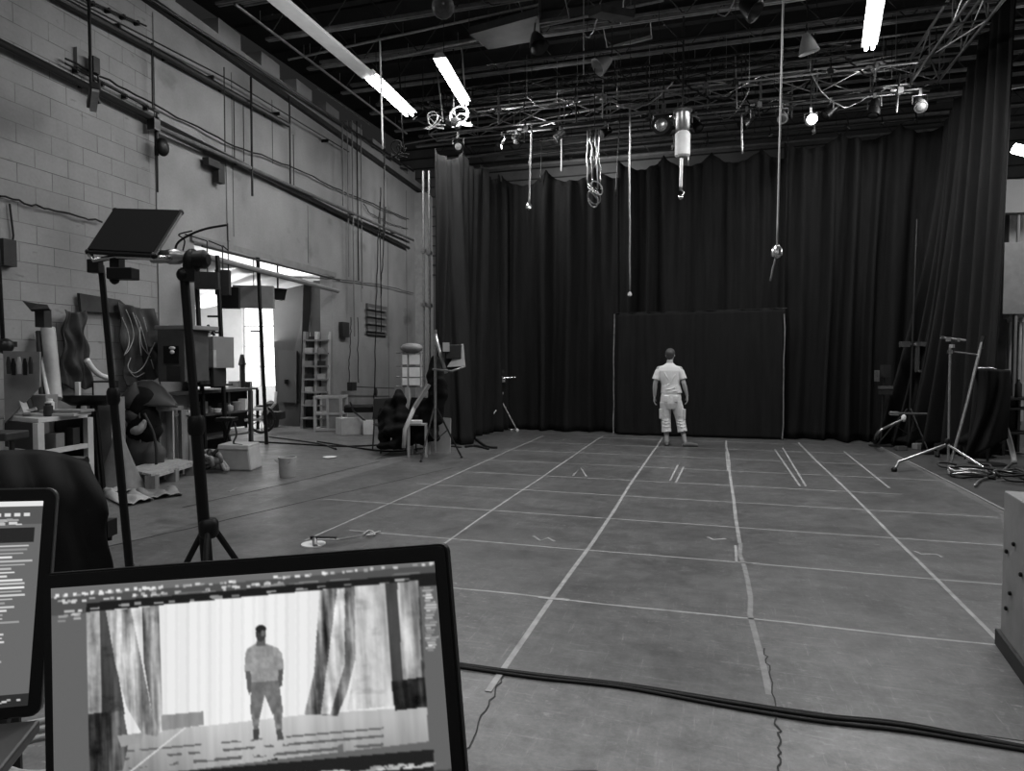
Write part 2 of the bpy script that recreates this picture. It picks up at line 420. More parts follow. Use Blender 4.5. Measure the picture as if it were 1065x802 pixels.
# ================================================================== ROOF STEEL
JM = mat('joist_paint', .20, .45, .2, noise=.3); JW = mat('dark_joist_web', .035, .6)
def joist(y, label, x0=-8.2, x1=8.3, zb=7.25, zt=7.95):
    t = thing('roof_joist', (0, y, zb), label, 'roof joist', 'open web roof joists')
    mb = MB(); mb.bar((x0, y-.04, zt), (x1, y-.04, zt), .04, .05); mb.bar((x0, y+.04, zt), (x1, y+.04, zt), .04, .05); mb.build('top_chord', JM, t)
    mb = MB(); mb.bar((x0+.5, y-.03, zb), (x1-.5, y-.03, zb), .035, .04); mb.bar((x0+.5, y+.03, zb), (x1-.5, y+.03, zb), .035, .04); mb.build('bottom_chord', JM, t)
    mb = MB(); n = 13; dx = (x1-x0-1)/n
    for i in range(n):
        xa = x0+.5+i*dx
        mb.tube([(xa, y, zb), (xa+dx/2, y, zt)], .009, 5, cap=False); mb.tube([(xa+dx/2, y, zt), (xa+dx, y, zb)], .012, 5, cap=False)
    mb.build('web', JW, t)
    return t
jy = [5.4 + 1.25*k for k in range(12)]
for k, y in enumerate(jy): joist(y, 'open web steel roof joist, %s in the row counted from the camera end' % ORD[k])
# deep dark beams between (solid timber purlins)
for k in range(6):
    y = 6.0 + k*2.5
    mb = MB(); mb.box((0, y, 8.12), (16.5, .16, .28)); o = mb.build('roof_beam', CEILM, loc=(0, y, 8.12)) if False else mb.build('roof_beam', CEILM)
    tag(o, 'dark timber roof beam under the deck, %s counted from the camera end' % ORD[k], 'roof beam', 'dark roof beams')
# pipes running away along the ceiling
for k, (a, b_, z, r, l) in enumerate([((244, 4), (423, 139), 7.1, .022, 'thin grey conduit under the joists above the left wall'),
                                 ((1065, 20), (600, 78), 7.05, .018, 'pale thin pipe crossing the ceiling from the right truss'),
                                 ((1000, 45), (420, 150), 6.95, .02, 'thin pipe crossing the ceiling just above the lighting truss'),
                                 ((690, 0), (400, 62), 7.1, .025, 'grey sprinkler pipe crossing the upper middle of the ceiling'),
                                 ((560, 5), (300, 62), 7.1, .022, 'grey sprinkler pipe crossing the upper left of the ceiling'),
                                 ((1065, 90), (470, 165), 6.6, .022, 'dark pipe behind and below the lighting truss')]):
    p, q = Zp(*a, z), Zp(*b_, z)
    mb = MB(); mb.tube([p, q], r, 8)
    for i in range(5):
        c = p.lerp(q, .1 + i*.2); mb.tube([c, c + Vector((0, 0, 7.3 - z if z < 7.2 else .1))], .006, 5)
    tag(mb.build('ceiling_pipe', STEEL if k != 5 else JM, smooth=40), l, 'pipe', 'ceiling pipes')
# dusty suspended duct panels
for k, (q, l) in enumerate([([(488, 32), (560, 12), (562, 38), (508, 48)], 'dusty grey sheet metal duct piece under the roof, left of centre'),
                            ([(625, 8), (660, 14), (650, 20), (612, 14)], 'small pale sheet metal flap under the roof, nearer the top centre')]):
    pts = [Zp(x, y, 6.9) for x, y in q]; mb = MB(); mb.plate(pts, .12); [mb.tube([p_, Vector((p_.x, p_.y, 7.5))], .008, 4) for p_ in pts]
    tag(mb.build('duct_piece', mat('dusty_tin', .06, .6, .3, noise=.4, scale=3)), l, 'duct', 'ceiling duct pieces')

# ================================================================== LIGHTING TRUSSES
def truss(p, q, name, label, w_=.30, sect=.6, par=None, r=.024, m=None):
    m = m or STEEL
    p, q = Vector(p), Vector(q); t = thing(name, p, label, 'truss', 'box trusses of the lighting rig')
    d = (q-p).normalized(); x = d.cross(Vector((0, 0, 1))).normalized(); z = Vector((0, 0, 1))
    cor = [x*(i*w_/2) + z*(j*w_/2) for i, j in ((-1, -1), (1, -1), (1, 1), (-1, 1))]
    for c in cor:
        mb = MB(); mb.tube([p+c, q+c], r, 8); mb.build('chord', m, t, smooth=40)
    L = (q-p).length; n = max(2, round(L/sect)); mb = MB()
    for i in range(n):
        for k in range(4):
            a, b_ = cor[k], cor[(k+1) % 4]
            if i % 2: a, b_ = b_, a
            mb.tube([p+d*(L*i/n)+a, p+d*(L*(i+1)/n)+b_], r*.5, 5, cap=False)
            mb.tube([p+d*(L*i/n)+cor[k], p+d*(L*i/n)+cor[(k+1) % 4]], r*.5, 5, cap=False)
    mb.build('lattice', m, t, smooth=40)
    for s_ in (.08, .5, .92):
        c_ = p.lerp(q, s_); mb = MB(); mb.tube([c_, Vector((c_.x, c_.y, 7.3))], .01, 5); mb.build('hanger', DMETAL, t)
    return t
TY, TZ = 13.7, 6.62
cr = Yp(958, 62, TY); cl = Yp(468, 122, TY)
cr = Vector((cr.x, TY, TZ)); cl = Vector((cl.x, TY, TZ))
truss(cl + Vector((-.4, 0, 0)), cr + Vector((.2, 0, 0)), 'lighting_truss', 'silver box truss running across the stage above the back curtain', w_=.44, sect=1.0)
truss(cr + Vector((0, -.25, 0)), Vector((cr.x+.05, 6.0, TZ+.05)), 'lighting_truss', 'silver box truss running towards the camera above the right curtain', w_=.44, sect=1.0)
truss(cl + Vector((0, -.25, 0)), Vector((cl.x, 12.2, TZ-.2)), 'lighting_truss', 'short box truss above the left curtain', m=DMETAL)
truss(Vector((cl.x+.2, 12.9, TZ+.25)), Vector((2.2, 12.9, TZ+.25)), 'lighting_truss', 'dark box truss in front of the silver one over the stage', w_=.24, r=.018, m=DMETAL)
# pipes (battens) hung with the truss
for k, (y, z, x0, x1, r, m, l) in enumerate([(14.35, 6.05, -4.5, 4.4, .026, DMETAL, 'dark pipe batten carrying the top of the back curtain'),
        (13.2, 6.2, -4.4, 3.6, .024, DMETAL, 'dark pipe batten just below the lighting truss'), (12.8, 6.5, -4.6, 3.5, .022, STEEL, 'steel pipe batten in front of the lighting truss'),
        (14.9, 6.5, -5.5, 4.0, .03, DMETAL, 'dark pipe batten behind the lighting truss'), (11.4, 6.75, -3.9, 3.2, .022, DMETAL, 'dark pipe batten nearest the camera over the stage')]):
    mb = MB(); mb.tube([(x0, y, z), (x1, y, z)], r, 8)
    for i in range(6):
        x = x0 + (x1-x0)*(i+.5)/6; mb.tube([(x, y, z), (x, y, 7.4)], .005, 4)
    tag(mb.build('pipe_batten', m, smooth=40), l, 'pipe', 'pipe battens over the stage')
# stage lamps clamped along the pipes
def stage_lamp(p, label, yaw, tilt, m=DMETAL, lens=None, s=1.):
    t = thing('stage_lamp', p, label, 'stage lamp', 'stage lamps on the rig'); p = Vector(p)
    ax = Vector((math.cos(yaw)*math.cos(tilt), math.sin(yaw)*math.cos(tilt), math.sin(tilt))); sd = ax.cross(Vector((0, 0, 1))).normalized()
    c = p - Vector((0, 0, .28*s))
    mb = MB(); mb.lathe(c - ax*.18*s, [(.03*s, 0), (.085*s, .02*s), (.09*s, .2*s), (.11*s, .22*s), (.115*s, .34*s), (.10*s, .34*s)], 16, ax); mb.build('housing', m, t, smooth=40)
    mb = MB(); mb.lathe(c + ax*.155*s, [(.09*s, 0), (.07*s, .01*s), (.01*s, .015*s)], 14, ax); mb.build('lens', lens or LGREY, t, smooth=True)
    mb = MB(); mb.tube([c + sd*.125*s, c + sd*.125*s + Vector((0, 0, .16*s)), c - sd*.125*s + Vector((0, 0, .16*s)), c - sd*.125*s], .010*s, 6); mb.build('yoke', STEEL, t)
    mb = MB(); mb.box(p - Vector((0, 0, .06*s)), (.05*s, .05*s, .12*s)); mb.build('clamp', STEEL, t)
    return t
def stem(t, q):
    mb = MB(); mb.tube([Vector(q), Vector((q[0], q[1], 7.3))], .014, 6); mb.build('stem', DMETAL, t)
nm = ['far left end', 'left of the cable bundle', 'beside the cable bundle', 'centre left', 'centre', 'right of the white cylinder', 'centre right', 'right of the long chain', 'near the right corner', 'at the right corner', 'above the left curtain', 'above the left curtain corner']
rnd = random.Random(3)
lp = [(-4.2, 13.2), (-3.9, 13.2), (-3.0, 13.2), (-2.1, 13.2), (-.4, 13.2), (.5, 13.2), (1.1, 13.2), (1.9, 13.2), (2.6, 13.2), (3.3, 13.2)]
for i, (x, y) in enumerate(lp):
    stage_lamp((x, y, 6.2 if i != 7 else 6.2), 'dark stage lamp on the pipe under the truss, %s' % nm[i], rnd.uniform(-3.0, -.2), rnd.uniform(-1.3, -.5), s=rnd.uniform(.6, .95), lens=DARK, m=[BLACK, DMETAL, STEEL, BLACK][i % 4])
for i in range(2):
    q = Vector((cl.x + .5 + i*.4, 12.9 - i*1.25, TZ-.45)); tl = stage_lamp(q, 'dark stage lamp clamped %s' % nm[10+i], -1.2 + i, -.5, s=.9); stem(tl, q)
# lit spotlight
pL = Yp(843, 128, 12.9)
t = stage_lamp(pL + Vector((0, 0, .26)), 'small lit spotlight glowing above the right part of the back curtain', -PI/2 - .1, -.25, s=.8); stem(t, pL + Vector((0, 0, .26)))
l = bpy.data.lights.new('spotlight_bulb', 'POINT'); l.energy = 25; l.shadow_soft_size = .05; lo = bpy.data.objects.new('spotlight_bulb', l); COL.objects.link(lo); lo.parent = t; lo.location = (0, -.30, -.26)
mb = MB(); mb.ball(pL + Vector((0, -.20, 0)), .085, 14, 9); mb.build('glowing_bulb', EMITS, t, smooth=True)
pL = Yp(690, 125, 12.9)
t = stage_lamp(pL + Vector((0, 0, .3)), 'round black fresnel lamp with a dim lens left of the white cylinder', -PI/2 - .1, -.15, m=BLACK, lens=CHROME, s=1.5); stem(t, pL + Vector((0, 0, .3)))

# short rods, clamps and reflectors that crowd the rig
rnd = random.Random(19)
for k in range(14):
    x = -4.2 + k*.56 + rnd.uniform(-.15, .15); y = [12.8, 13.2, 13.92, 12.8][k % 4]; zt2 = {12.8: 6.5, 13.2: 6.2, 13.92: 6.4}[y]
    t = thing('rig_clamp', (x, y, zt2), 'steel clamp with a short drop rod in the lighting rig, %s from the left' % ORD[k], 'clamp', 'clamps on the rig')
    mb = MB(); mb.box((x, y, zt2), (.09, .10, .10), rnd.uniform(0, 1)); mb.lathe((x-.06, y-.05, zt2), [(.025, 0), (.03, .02), (.03, .07), (.015, .09)], 8, Vector((-1, 0, 0))); mb.build('body', [CHROME, STEEL, DMETAL][k % 3], t)
    mb = MB(); mb.tube([(x, y, zt2 + rnd.uniform(.1, .5)), (x + rnd.uniform(-.05, .05), y, zt2 - rnd.uniform(.15, .5))], rnd.uniform(.012, .022), 6); mb.build('rod', [STEEL, DMETAL][k % 2], t)
for k in range(7):
    x = -3.8 + k*1.02; y = jy[3 + k % 3]; z = 6.7
    t = thing('scoop_lamp', (x, y, z), 'dull metal scoop lamp hung under the joists, %s from the left' % ORD[k], 'stage lamp', 'scoop lamps under the joists')
    ax = Vector((rnd.uniform(-1, 1), rnd.uniform(-1, .2), -.8)).normalized()
    mb = MB(); mb.lathe(Vector((x, y, z)), [(.03, 0), (.06, .03), (.10, .12), (.15, .26), (.16, .30), (.14, .29), (.02, .08)], 14, ax); mb.build('shade', [STEEL, DMETAL, GREY][k % 3], t, smooth=40)
    mb = MB(); mb.tube([(x, y, z), (x + .03, y, z + .3), (x, y, 7.3)], .012, 6); mb.build('stem', DMETAL, t)
for k in range(9):
    x = -4.6 + k*1.0; y = jy[2 + k % 4]; a = Vector((x, y, 7.25)); b_ = Vector((x + rnd.uniform(-.9, .9), jy[3 + k % 3], 7.25))
    if k in (2, 8): a.x += .9; b_.x += .9
    mb = MB(); mb.tube(jig(sag(a, b_, rnd.uniform(.15, .6), 8), .02, 2, k), .010, 5)
    tag(mb.build('ceiling_wire', [LGREY, DMETAL, STEEL][k % 3], smooth=True), 'slack wire looping below the roof joists, %s from the left' % ORD[k], 'wire', 'slack ceiling wires')
for k in range(10):
    x = -6.5 + k*1.15; y = jy[1 + k % 5] + .5; mb = MB(); p = Vector((x, y, 7.1)); q = p + Vector((rnd.uniform(.5, 1.4), rnd.uniform(-.9, .9), rnd.uniform(-.1, .1)))
    mb.bar(p, q, .05, .05); mb.tube([p, (p.x, jy[1 + k % 5], 7.25)], .008, 4); mb.tube([q, (q.x, jy[1 + k % 5], 7.25)], .008, 4)
    tag(mb.build('cross_brace', [GREY, JM][k % 2]), 'short skewed brace under the roof joists, %s from the left' % ORD[k], 'brace', 'skewed braces under the roof')

# cable swags tangled in the rig
rnd = random.Random(11)
for k in range(16):
    x0 = -5.2 + k*.56; y0 = rnd.uniform(12.6, 13.9); z0 = rnd.uniform(6.35, 6.9)
    a = Vector((x0, y0, z0)); b_ = Vector((x0 + rnd.uniform(.5, 1.2), rnd.uniform(12.6, 13.9), rnd.uniform(6.3, 6.9)))
    mb = MB(); mb.tube(jig(sag(a, b_, rnd.uniform(.1, .45), 8), .03, 2, k), rnd.uniform(.010, .02), 6); mb.tube([a, (a.x, a.y, 7.4)], .005, 4); mb.tube([b_, (b_.x, b_.y, 7.4)], .005, 4)
    tag(mb.build('rig_cable', RUB if k % 3 else STEEL, smooth=True), 'loose cable swag in the lighting rig, %s from its left end' % (ORD[k] if k < 14 else ['fifteenth', 'sixteenth'][k-14]), 'cable', 'cable swags in the rig')
# coiled cable knots, left end of rig above the left curtain
for k, (px, py, l) in enumerate([(452, 128, 'tangled bright cable coil hanging over the left curtain'), (480, 125, 'white looped hose tangled beside the left tube light'), (415, 158, 'dark cable bundle hung between wall and left curtain')]):
    c = Yp(px, py, 11.65); r_ = .19
    pts = [Vector((c.x, c.y, 7.3))]
    for i in range(46):
        a = i*.55; rr = r_*(.5 + .5*random.Random(k*100+i//6).random())
        pts.append(c + Vector((rr*math.cos(a), .12*math.sin(a*.37), rr*.45*math.sin(a) + .12*math.sin(i*.3))))
    mb = MB(); mb.tube(pts, .013, 6); tag(mb.build('cable_coil', [STEEL, WHITE, RUB][k], smooth=True), l, 'cable', 'cable coils on the rig')

# ------------------------------------------------------------------ strip lights
def strip(a, b_, z, label, r=.045, w_=.22, hous=True, em=True):
    p, q = Zp(*a, z), Zp(*b_, z); t = thing('strip_light', (p+q)/2, label, 'strip light', 'fluorescent strip lights')
    d = (q-p).normalized(); x = d.cross(Vector((0, 0, 1))).normalized()
    mb = MB(); mb.hexa([p + x*s*w_/2*k + Vector((0, 0, h)) for s, k, h in ((-1, 1, .06), (1, 1, .06), (1, .5, .14), (-1, .5, .14))],
                       [q + x*s*w_/2*k + Vector((0, 0, h)) for s, k, h in ((-1, 1, .06), (1, 1, .06), (1, .5, .14), (-1, .5, .14))]); mb.build('reflector', WHITE, t)
    for s in (-1, 1):
        mb = MB(); mb.tube([p + x*s*w_*.2 + d*.04, q + x*s*w_*.2 - d*.04], r*.6, 8); mb.build('tube', EMIT, t, smooth=40)
    for s in (.15, .85):
        c = p.lerp(q, s); mb = MB(); mb.tube([c + Vector((0, 0, .14)), Vector((c.x, c.y, 7.3))], .006, 5); mb.build('hanger', DMETAL, t)
    return t
strip((457, 64), (484, 109), 6.3, 'bright twin tube strip light left of the stage, above the left curtain')
strip((914, -14), (904, 52), 6.3, 'bright twin tube strip light near the top right of the photo')
t = strip((384, 81), (427, 121), 6.4, 'long strip light over the left side, glowing at its far end', w_=.3, r=.035)
p, q = Zp(285, -2, 6.42), Zp(384, 81, 6.42); mb = MB(); d = (q-p).normalized(); x = d.cross(Vector((0, 0, 1))).normalized()
mb.hexa([p - x*.13, p + x*.13, p + x*.07 + Vector((0, 0, .1)), p - x*.07 + Vector((0, 0, .1))], [q - x*.13, q + x*.13, q + x*.07 + Vector((0, 0, .1)), q - x*.07 + Vector((0, 0, .1))]); mb.build('trough', WHITE, t)
for (x, y), nmx in zip([(-4.5, 3.0), (-1.0, 3.0), (2.5, 3.0), (-4.5, -2.0), (-1.0, -2.0), (2.5, -2.0)], range(6)):
    p = Vector((x, y-1.1, 6.68)); q = Vector((x, y+1.1, 6.68)); t = thing('strip_light', (x, y, 6.7), 'strip light hung over the floor in front of the stage or behind the camera', 'strip light', 'fluorescent strip lights near the camera')
    mb = MB(); mb.box((x, y, 6.78), (.22, 2.3, .08)); mb.build('reflector', WHITE, t)
    mb = MB(); mb.tube([p, q], .02, 8); mb.build('tube', EMIT, t)
    mb = MB(); mb.tube([(x, y, 6.8), (x, y, 7.9)], .008, 5); mb.build('hanger', DMETAL, t)
p = D(1063, 158, 12.5)
t = thing('strip_light', p, 'small glowing lamp beyond the right curtain at the photo edge', 'lamp', 'fluorescent strip lights')
mb = MB(); mb.tube([p + Vector((-.14, 0, .08)), p + Vector((.5, 0, -.16))], .09, 10); mb.build('tube', EMIT, t, smooth=40)
mb = MB(); mb.tube([p + Vector((.2, 0, .1)), Vector((p.x+.2, p.y, 7.6))], .012, 6); mb.build('hanger', DMETAL, t)

# ================================================================== CURTAINS
VEL = mat('black_velvet', .011, .8, noise=.25, scale=3, spec=.08, stretch=(4, 4, .4))
VEL2 = mat('black_velvet_worn', .014, .75, noise=.25, scale=3, spec=.12, stretch=(4, 4, .4))
def curtain(name, label, top, bot, amp=.07, folds=10, seed=0, m=VEL, nu=None, nv=34, scal=0., bow=1., group='black stage curtains', gather=.35, th=0.012):
    """top(s), bot(s) -> Vector ; folds run down, deeper towards the bottom"""
    rnd = random.Random(seed); nu = nu or int(folds*12)
    ph = [rnd.uniform(0, 2*PI) for _ in range(5)]; wob = [rnd.uniform(.6, 1.4) for _ in range(5)]
    knots = [0.]; 
    while knots[-1] < 1: knots.append(knots[-1] + rnd.uniform(.35, 1.65)/folds)
    amps = [rnd.uniform(.35, 1.25) for _ in knots]
    def fold(s):
        for i in range(len(knots)-1):
            if s < knots[i+1] or i == len(knots)-2:
                t = (s-knots[i])/(knots[i+1]-knots[i]); return amps[i]*(.5 - .5*math.cos(2*PI*t))**2.2
        return 0
    def fn(s, v):
        a, b_ = top(s), bot(s)
        sx = min(1, max(0, s + .012*math.sin(5*v + ph[0] + 9*s)*v))
        vb = v**bow; a = top(sx)*(1-vb) + bot(sx)*vb; a.z = top(sx).z*(1-v) + bot(sx).z*v
        t = (bot(min(1, s+.01)) - bot(max(0, s-.01))).normalized(); t2 = (top(min(1, s+.01)) - top(max(0, s-.01))).normalized()
        t = (t2*(1-v) + t*v); n = Vector((t.y, -t.x, 0)).normalized()
        e = gather + (1-gather)*(v**.6)
        k = fold(s)*amp*e + amp*.35*math.sin(folds*1.7*s*PI + ph[1] + 1.5*v)*v + amp*.13*math.sin(folds*4.3*s*PI + ph[2])*(1-v*.9)
        z = a.z
        if scal: z -= scal*abs(math.sin(PI*s*folds*.5))**.7*(1-v)**6
        return Vector((a.x, a.y, max(z, .015))) + n*k
    mb = MB(); mb.grid(fn, nu, nv)
    o = mb.build(name, m, smooth=True, solid=th)
    return tag(o, label, 'curtain', group)
def lin(a, b_): a, b_ = Vector(a), Vector(b_); return lambda s: a.lerp(b_, s)
def poly(*pts):
    pts = [Vector(p) for p in pts]
    L = [0.]
    for a, b_ in zip(pts[:-1], pts[1:]): L.append(L[-1] + (b_-a).length)
    def f(s):
        d = min(max(s, 0), 1)*L[-1]
        for i in range(len(pts)-1):
            if d <= L[i+1] or i == len(pts)-2: return pts[i].lerp(pts[i+1], (d-L[i])/max(1e-6, L[i+1]-L[i]))
    return f
CY = 14.4
def cx(px, py=450): return Yp(px, py, CY).x
def ctz(px, py): return Yp(px, py, CY).z
xa, xb, xc, xd = cx(528), cx(641), cx(814), cx(972)
curtain('stage_curtain', 'black back curtain panel on the left, from the left corner to the first pale seam', lin((xa-.15, CY, ctz(520, 182)), (xb+.05, CY, ctz(641, 172))), lin((xa-.15, CY, 0), (xb+.05, CY, 0)), .34, 5, 1, scal=.28)
curtain('stage_curtain', 'black back curtain panel in the middle, behind the standing man', lin((xb, CY+.03, ctz(641, 166)), (xc, CY+.03, ctz(814, 152))), lin((xb, CY+.03, 0), (xc, CY+.03, 0)), .34, 7, 2, scal=.25)
curtain('stage_curtain', 'black back curtain panel on the right, with tall folds up to the corner', lin((xc-.05, CY-.04, ctz(814, 148)), (xd+.3, CY-.04, ctz(985, 122))), poly((xc-.05, CY-.04, 0), (xc+1.4, CY-.1, 0), (xd, CY-.2, 0)), .38, 6, 5, scal=.22)
for k, px in enumerate((641, 812)):                      # thin pale strips at the panel seams
    x = cx(px); z = ctz(px, 328); mb = MB(); rr = random.Random(k)
    pts = [(x + rr.uniform(-.012, .012), CY-.43, z*(1-i/8)+.02*(i/8)) for i in range(9)]
    mb.tube(pts, .012, 5); tag(mb.build('seam_strip', mat('pale_seam_strip', .14, .8, noise=.5, scale=9)), ['thin pale strip down the curtain seam left of the man', 'thin pale strip down the curtain seam right of the man'][k], 'cord')
# left leg
curtain('stage_curtain', 'black left side curtain with wide folds, from the truss down beside the pile of chairs',
        poly((-4.97, 11.5, Xp(453, 156, -4.97).z), (-4.72, 12.2, 5.6), (-4.62, 13.0, 5.55), (xa-.05, CY, ctz(525, 186))),
        poly((-4.97, 11.6, 0), (-4.42, 11.45, 0), (-4.75, 12.7, 0), (xa-.05, CY+.02, 0)), .22, 7, 8, VEL2, scal=.2)
# right leg, hung higher towards the camera and splayed at its foot
curtain('stage_curtain', 'black right side curtain in steep gathered folds, rising out of the top of the photo',
        poly((3.96, 14.1, 5.75), (4.06, 13.1, 6.25), (4.16, 12.6, 6.95), (4.26, 12.0, 7.15)),
        poly((2.8, 14.0, 0), (3.4, 13.7, 0), (3.9, 13.0, 0), (4.1, 12.1, 0)), .24, 8, 13, VEL2, gather=.45, nu=200, bow=1.9)
x0_, x1_ = xb+.04, xc-.02
curtain('flat_drape', 'flat black cloth hung low in front of the middle curtain panel, right behind the man', lin((x0_, CY-.36, ctz(641, 327)), (x1_, CY-.36, ctz(812, 322))), lin((x0_, CY-.36, 0), (x1_, CY-.36, 0)), .06, 5, 21, group='black stage curtains', m=VEL)
mb = MB(); mb.tube([(x0_-.03, CY-.37, ctz(641, 327)), (x1_+.03, CY-.37, ctz(812, 322))], .008, 6); [mb.tube([(x, CY-.37, ctz(641, 327)-.02), (x, CY-.37, 6.05)], .004, 4) for x in (x0_, x1_)]; tag(mb.build('drape_rail', BLACK), 'thin black rail at the top of the flat cloth behind the man', 'rail')
# dark drape masked above the back curtain's left part
# ties on the battens
for k, px in enumerate((552, 586, 618, 655, 700, 735, 770, 800, 845, 880, 915, 950)):
    x = cx(px, 160); z = 5.95
    mb = MB(); mb.tube([(x, 14.32, z+.22), (x+.03, 14.30, z), (x-.02, 14.33, ctz(px, 172 - (px-552)*.11)-.02)], .012, 6); mb.ball((x, 14.3, ctz(px, 170 - (px-552)*.11)), .035, 8, 6)
    tag(mb.build('curtain_tie', LGREY if k % 4 == 0 else DMETAL, smooth=True), 'small tie holding the top hem of the back curtain, %s from the left' % ORD[k], 'curtain tie', 'ties of the back curtain')

# ================================================================== HANGING LINES
def hang(px0, py0, px1, py1, y, r, m, name, label, cat='cable', amp=0.0, extra=None):
    y = min(jy, key=lambda a_: abs(a_-y)); p, q = Yp(px0, py0, y), Yp(px1, py1, y)
    if name == 'hanging_cord_tail': p = p + (Yp(808, 262, y) - Yp(808, 268, y))
    t = thing(name, q, label, cat, 'lines hanging over the stage')
    mb = MB(); mb.tube(jig([p, q], amp, 10, px0), r, 6); mb.build('line', m, t, smooth=True)
    if p.z < 7.25 and name != 'hanging_cord_tail': mb = MB(); mb.tube([p, Vector((p.x, p.y, 7.28))], .005, 4); mb.build('wire', DMETAL, t)
    if extra: extra(t, q)
    return t
def knob(r=.05, m=CHROME):
    def f(t, q):
        mb = MB(); mb.lathe(q - Vector((0, 0, r*1.2)), [(r*.3, 0), (r, r*.5), (r, r*1.6), (r*.4, r*2.4)], 10); mb.build('end_fitting', m, t, smooth=40)
    return f
def hook(t, q):
    mb = MB(); mb.tube([q + Vector((.05*math.sin(a), 0, -.05 + .05*math.cos(a))) for a in [i*.5 for i in range(9)]], .014, 6); mb.ball(q + Vector((0, 0, -.12)), .045, 8, 6); mb.build('hook', CHROME, t, smooth=True)
hang(553, 132, 550, 215, 11.5, .018, STEEL, 'hanging_cable', 'short hanging cable with a bright end fitting, leftmost over the stage', amp=.008, extra=knob(.06))
hang(553, -20, 553, 130, 11.5, .006, DMETAL, 'hanging_cable', 'thin dark wire from the roof above the leftmost hanging cable')
hang(607, -20, 607, 78, 11.6, .008, LGREY, 'hanging_cable', 'thin pale wire from the roof above the cable bundle')
hang(655, 112, 655, 306, 12.0, .016, STEEL, 'hanging_cable', 'long grey cord hanging before the curtain between the cable bundle and the white cylinder', amp=.006, extra=knob(.035, LGREY))
hang(815, -20, 808, 262, 9.5, .013, LGREY, 'hanging_cable', 'very long pale cord from the roof right of the man, ending in a bright fitting', extra=knob(.07))
hang(808, 268, 801, 292, 9.5, .012, STEEL, 'hanging_cord_tail', 'loose tail below the fitting of the long pale cord', amp=.004)
hang(709, 158, 708, 198, 12.2, .028, STEEL, 'hanging_rod', 'short steel rod with a hook below the white cylinder', 'rod', extra=hook)
hang(564, 130, 562, 190, 13.9, .012, DMETAL, 'hanging_cable', 'short dark wire in front of the left part of the back curtain')
hang(584, 140, 584, 178, 13.9, .02, WHITE, 'hanging_cable', 'short white cord above the left part of the back curtain')
hang(645, 120, 640, 205, 13.5, .012, DMETAL, 'hanging_cable', 'dark cord just left of the long grey cord')
hang(771, 118, 772, 160, 13.5, .02, STEEL, 'hanging_cable', 'short steel rod hanging left of the long pale cord')
hang(716, 110, 716, 172, 12.4, .015, STEEL, 'hanging_cable', 'cord beside the white cylinder on its right')
hang(395, 40, 398, 155, 10.5, .016, LGREY, 'hanging_cable', 'grey drop pipe between the long strip light and the left curtain')
hang(400, 155, 399, 250, 12.5, .016, DMETAL, 'hanging_cable', 'dark cord hanging from the rig in front of the far part of the left wall')
# white cylinder with a clamp
p = Yp(710, 137, 11.65)
t = thing('hanging_cylinder', p, 'white cylinder hanging from the rig above the man', 'cylinder')
mb = MB(); mb.lathe(p - Vector((0, 0, .42)), [(.09, 0), (.125, .03), (.125, .38), (.09, .42)], 18); mb.build('shade', WHITE, t, smooth=40)
mb = MB(); mb.lathe(p, [(.075, 0), (.115, .05), (.12, .3), (.16, .34), (.05, .36)], 16); mb.build('cap', STEEL, t, smooth=40)
mb = MB(); mb.tube([p + Vector((0, 0, .3)), Vector((p.x, p.y, 7.3))], .014, 8); mb.build('hanger', DMETAL, t)
# the cable bundle / caged lamp
p = Yp(618, 205, 11.65)
t = thing('hanging_cable_bundle', p, 'tangled bundle of shiny cable and chain hung over the left half of the stage', 'cable bundle')
for k in range(5):
    mb = MB(); mb.tube(jig([p + Vector((.05*k - .12, 0, 1.15)), p + Vector((.05*k-.1, .02*k, .15))], .03, 6, 40+k), .014, 5); mb.build('strand', [STEEL, CHROME, DMETAL][k % 3], t, smooth=True)
mb = MB(); mb.tube([p + Vector((0, 0, 1.1)), Vector((p.x, p.y, 7.3))], .008, 5); mb.build('wire', DMETAL, t)
for k in range(6):
    rr = random.Random(60+k); c = p + Vector((rr.uniform(-.06, .06), rr.uniform(-.05, .05), rr.uniform(-.1, .15)))
    ax = Matrix.Rotation(rr.uniform(0, PI), 3, 'Z') @ Matrix.Rotation(rr.uniform(.8, 1.6), 3, 'X')
    mb = MB(); mb.tube([c + ax @ Vector((.11*math.cos(a), .14*math.sin(a), 0)) for a in [i*2*PI/16 for i in range(17)]], .013, 5); mb.build('loop', CHROME if k % 2 else STEEL, t, smooth=True)
# vertical poles by the left curtain
for k, (px, a, b_, l) in enumerate([(441, 180, 424, 'bright upright pole against the left curtain edge, the left of two'), (447, 180, 400, 'bright upright pole against the left curtain edge, the right of two')]):
    q = Xp(px, 400, -5.25); x, y = q.x, q.y
    d = (Vector((x, y, EYE)) - CAM).dot(FWv)
    mb = MB(); mb.tube([(x, y, 0), (x, y, D(px, a, d).z)], .024, 8)
    for z in (2.6, 3.6): mb.box((x, y, z), (.09, .09, .07))
    tag(mb.build('upright_pole', STEEL, smooth=40), l, 'pole', 'upright poles by the left curtain')

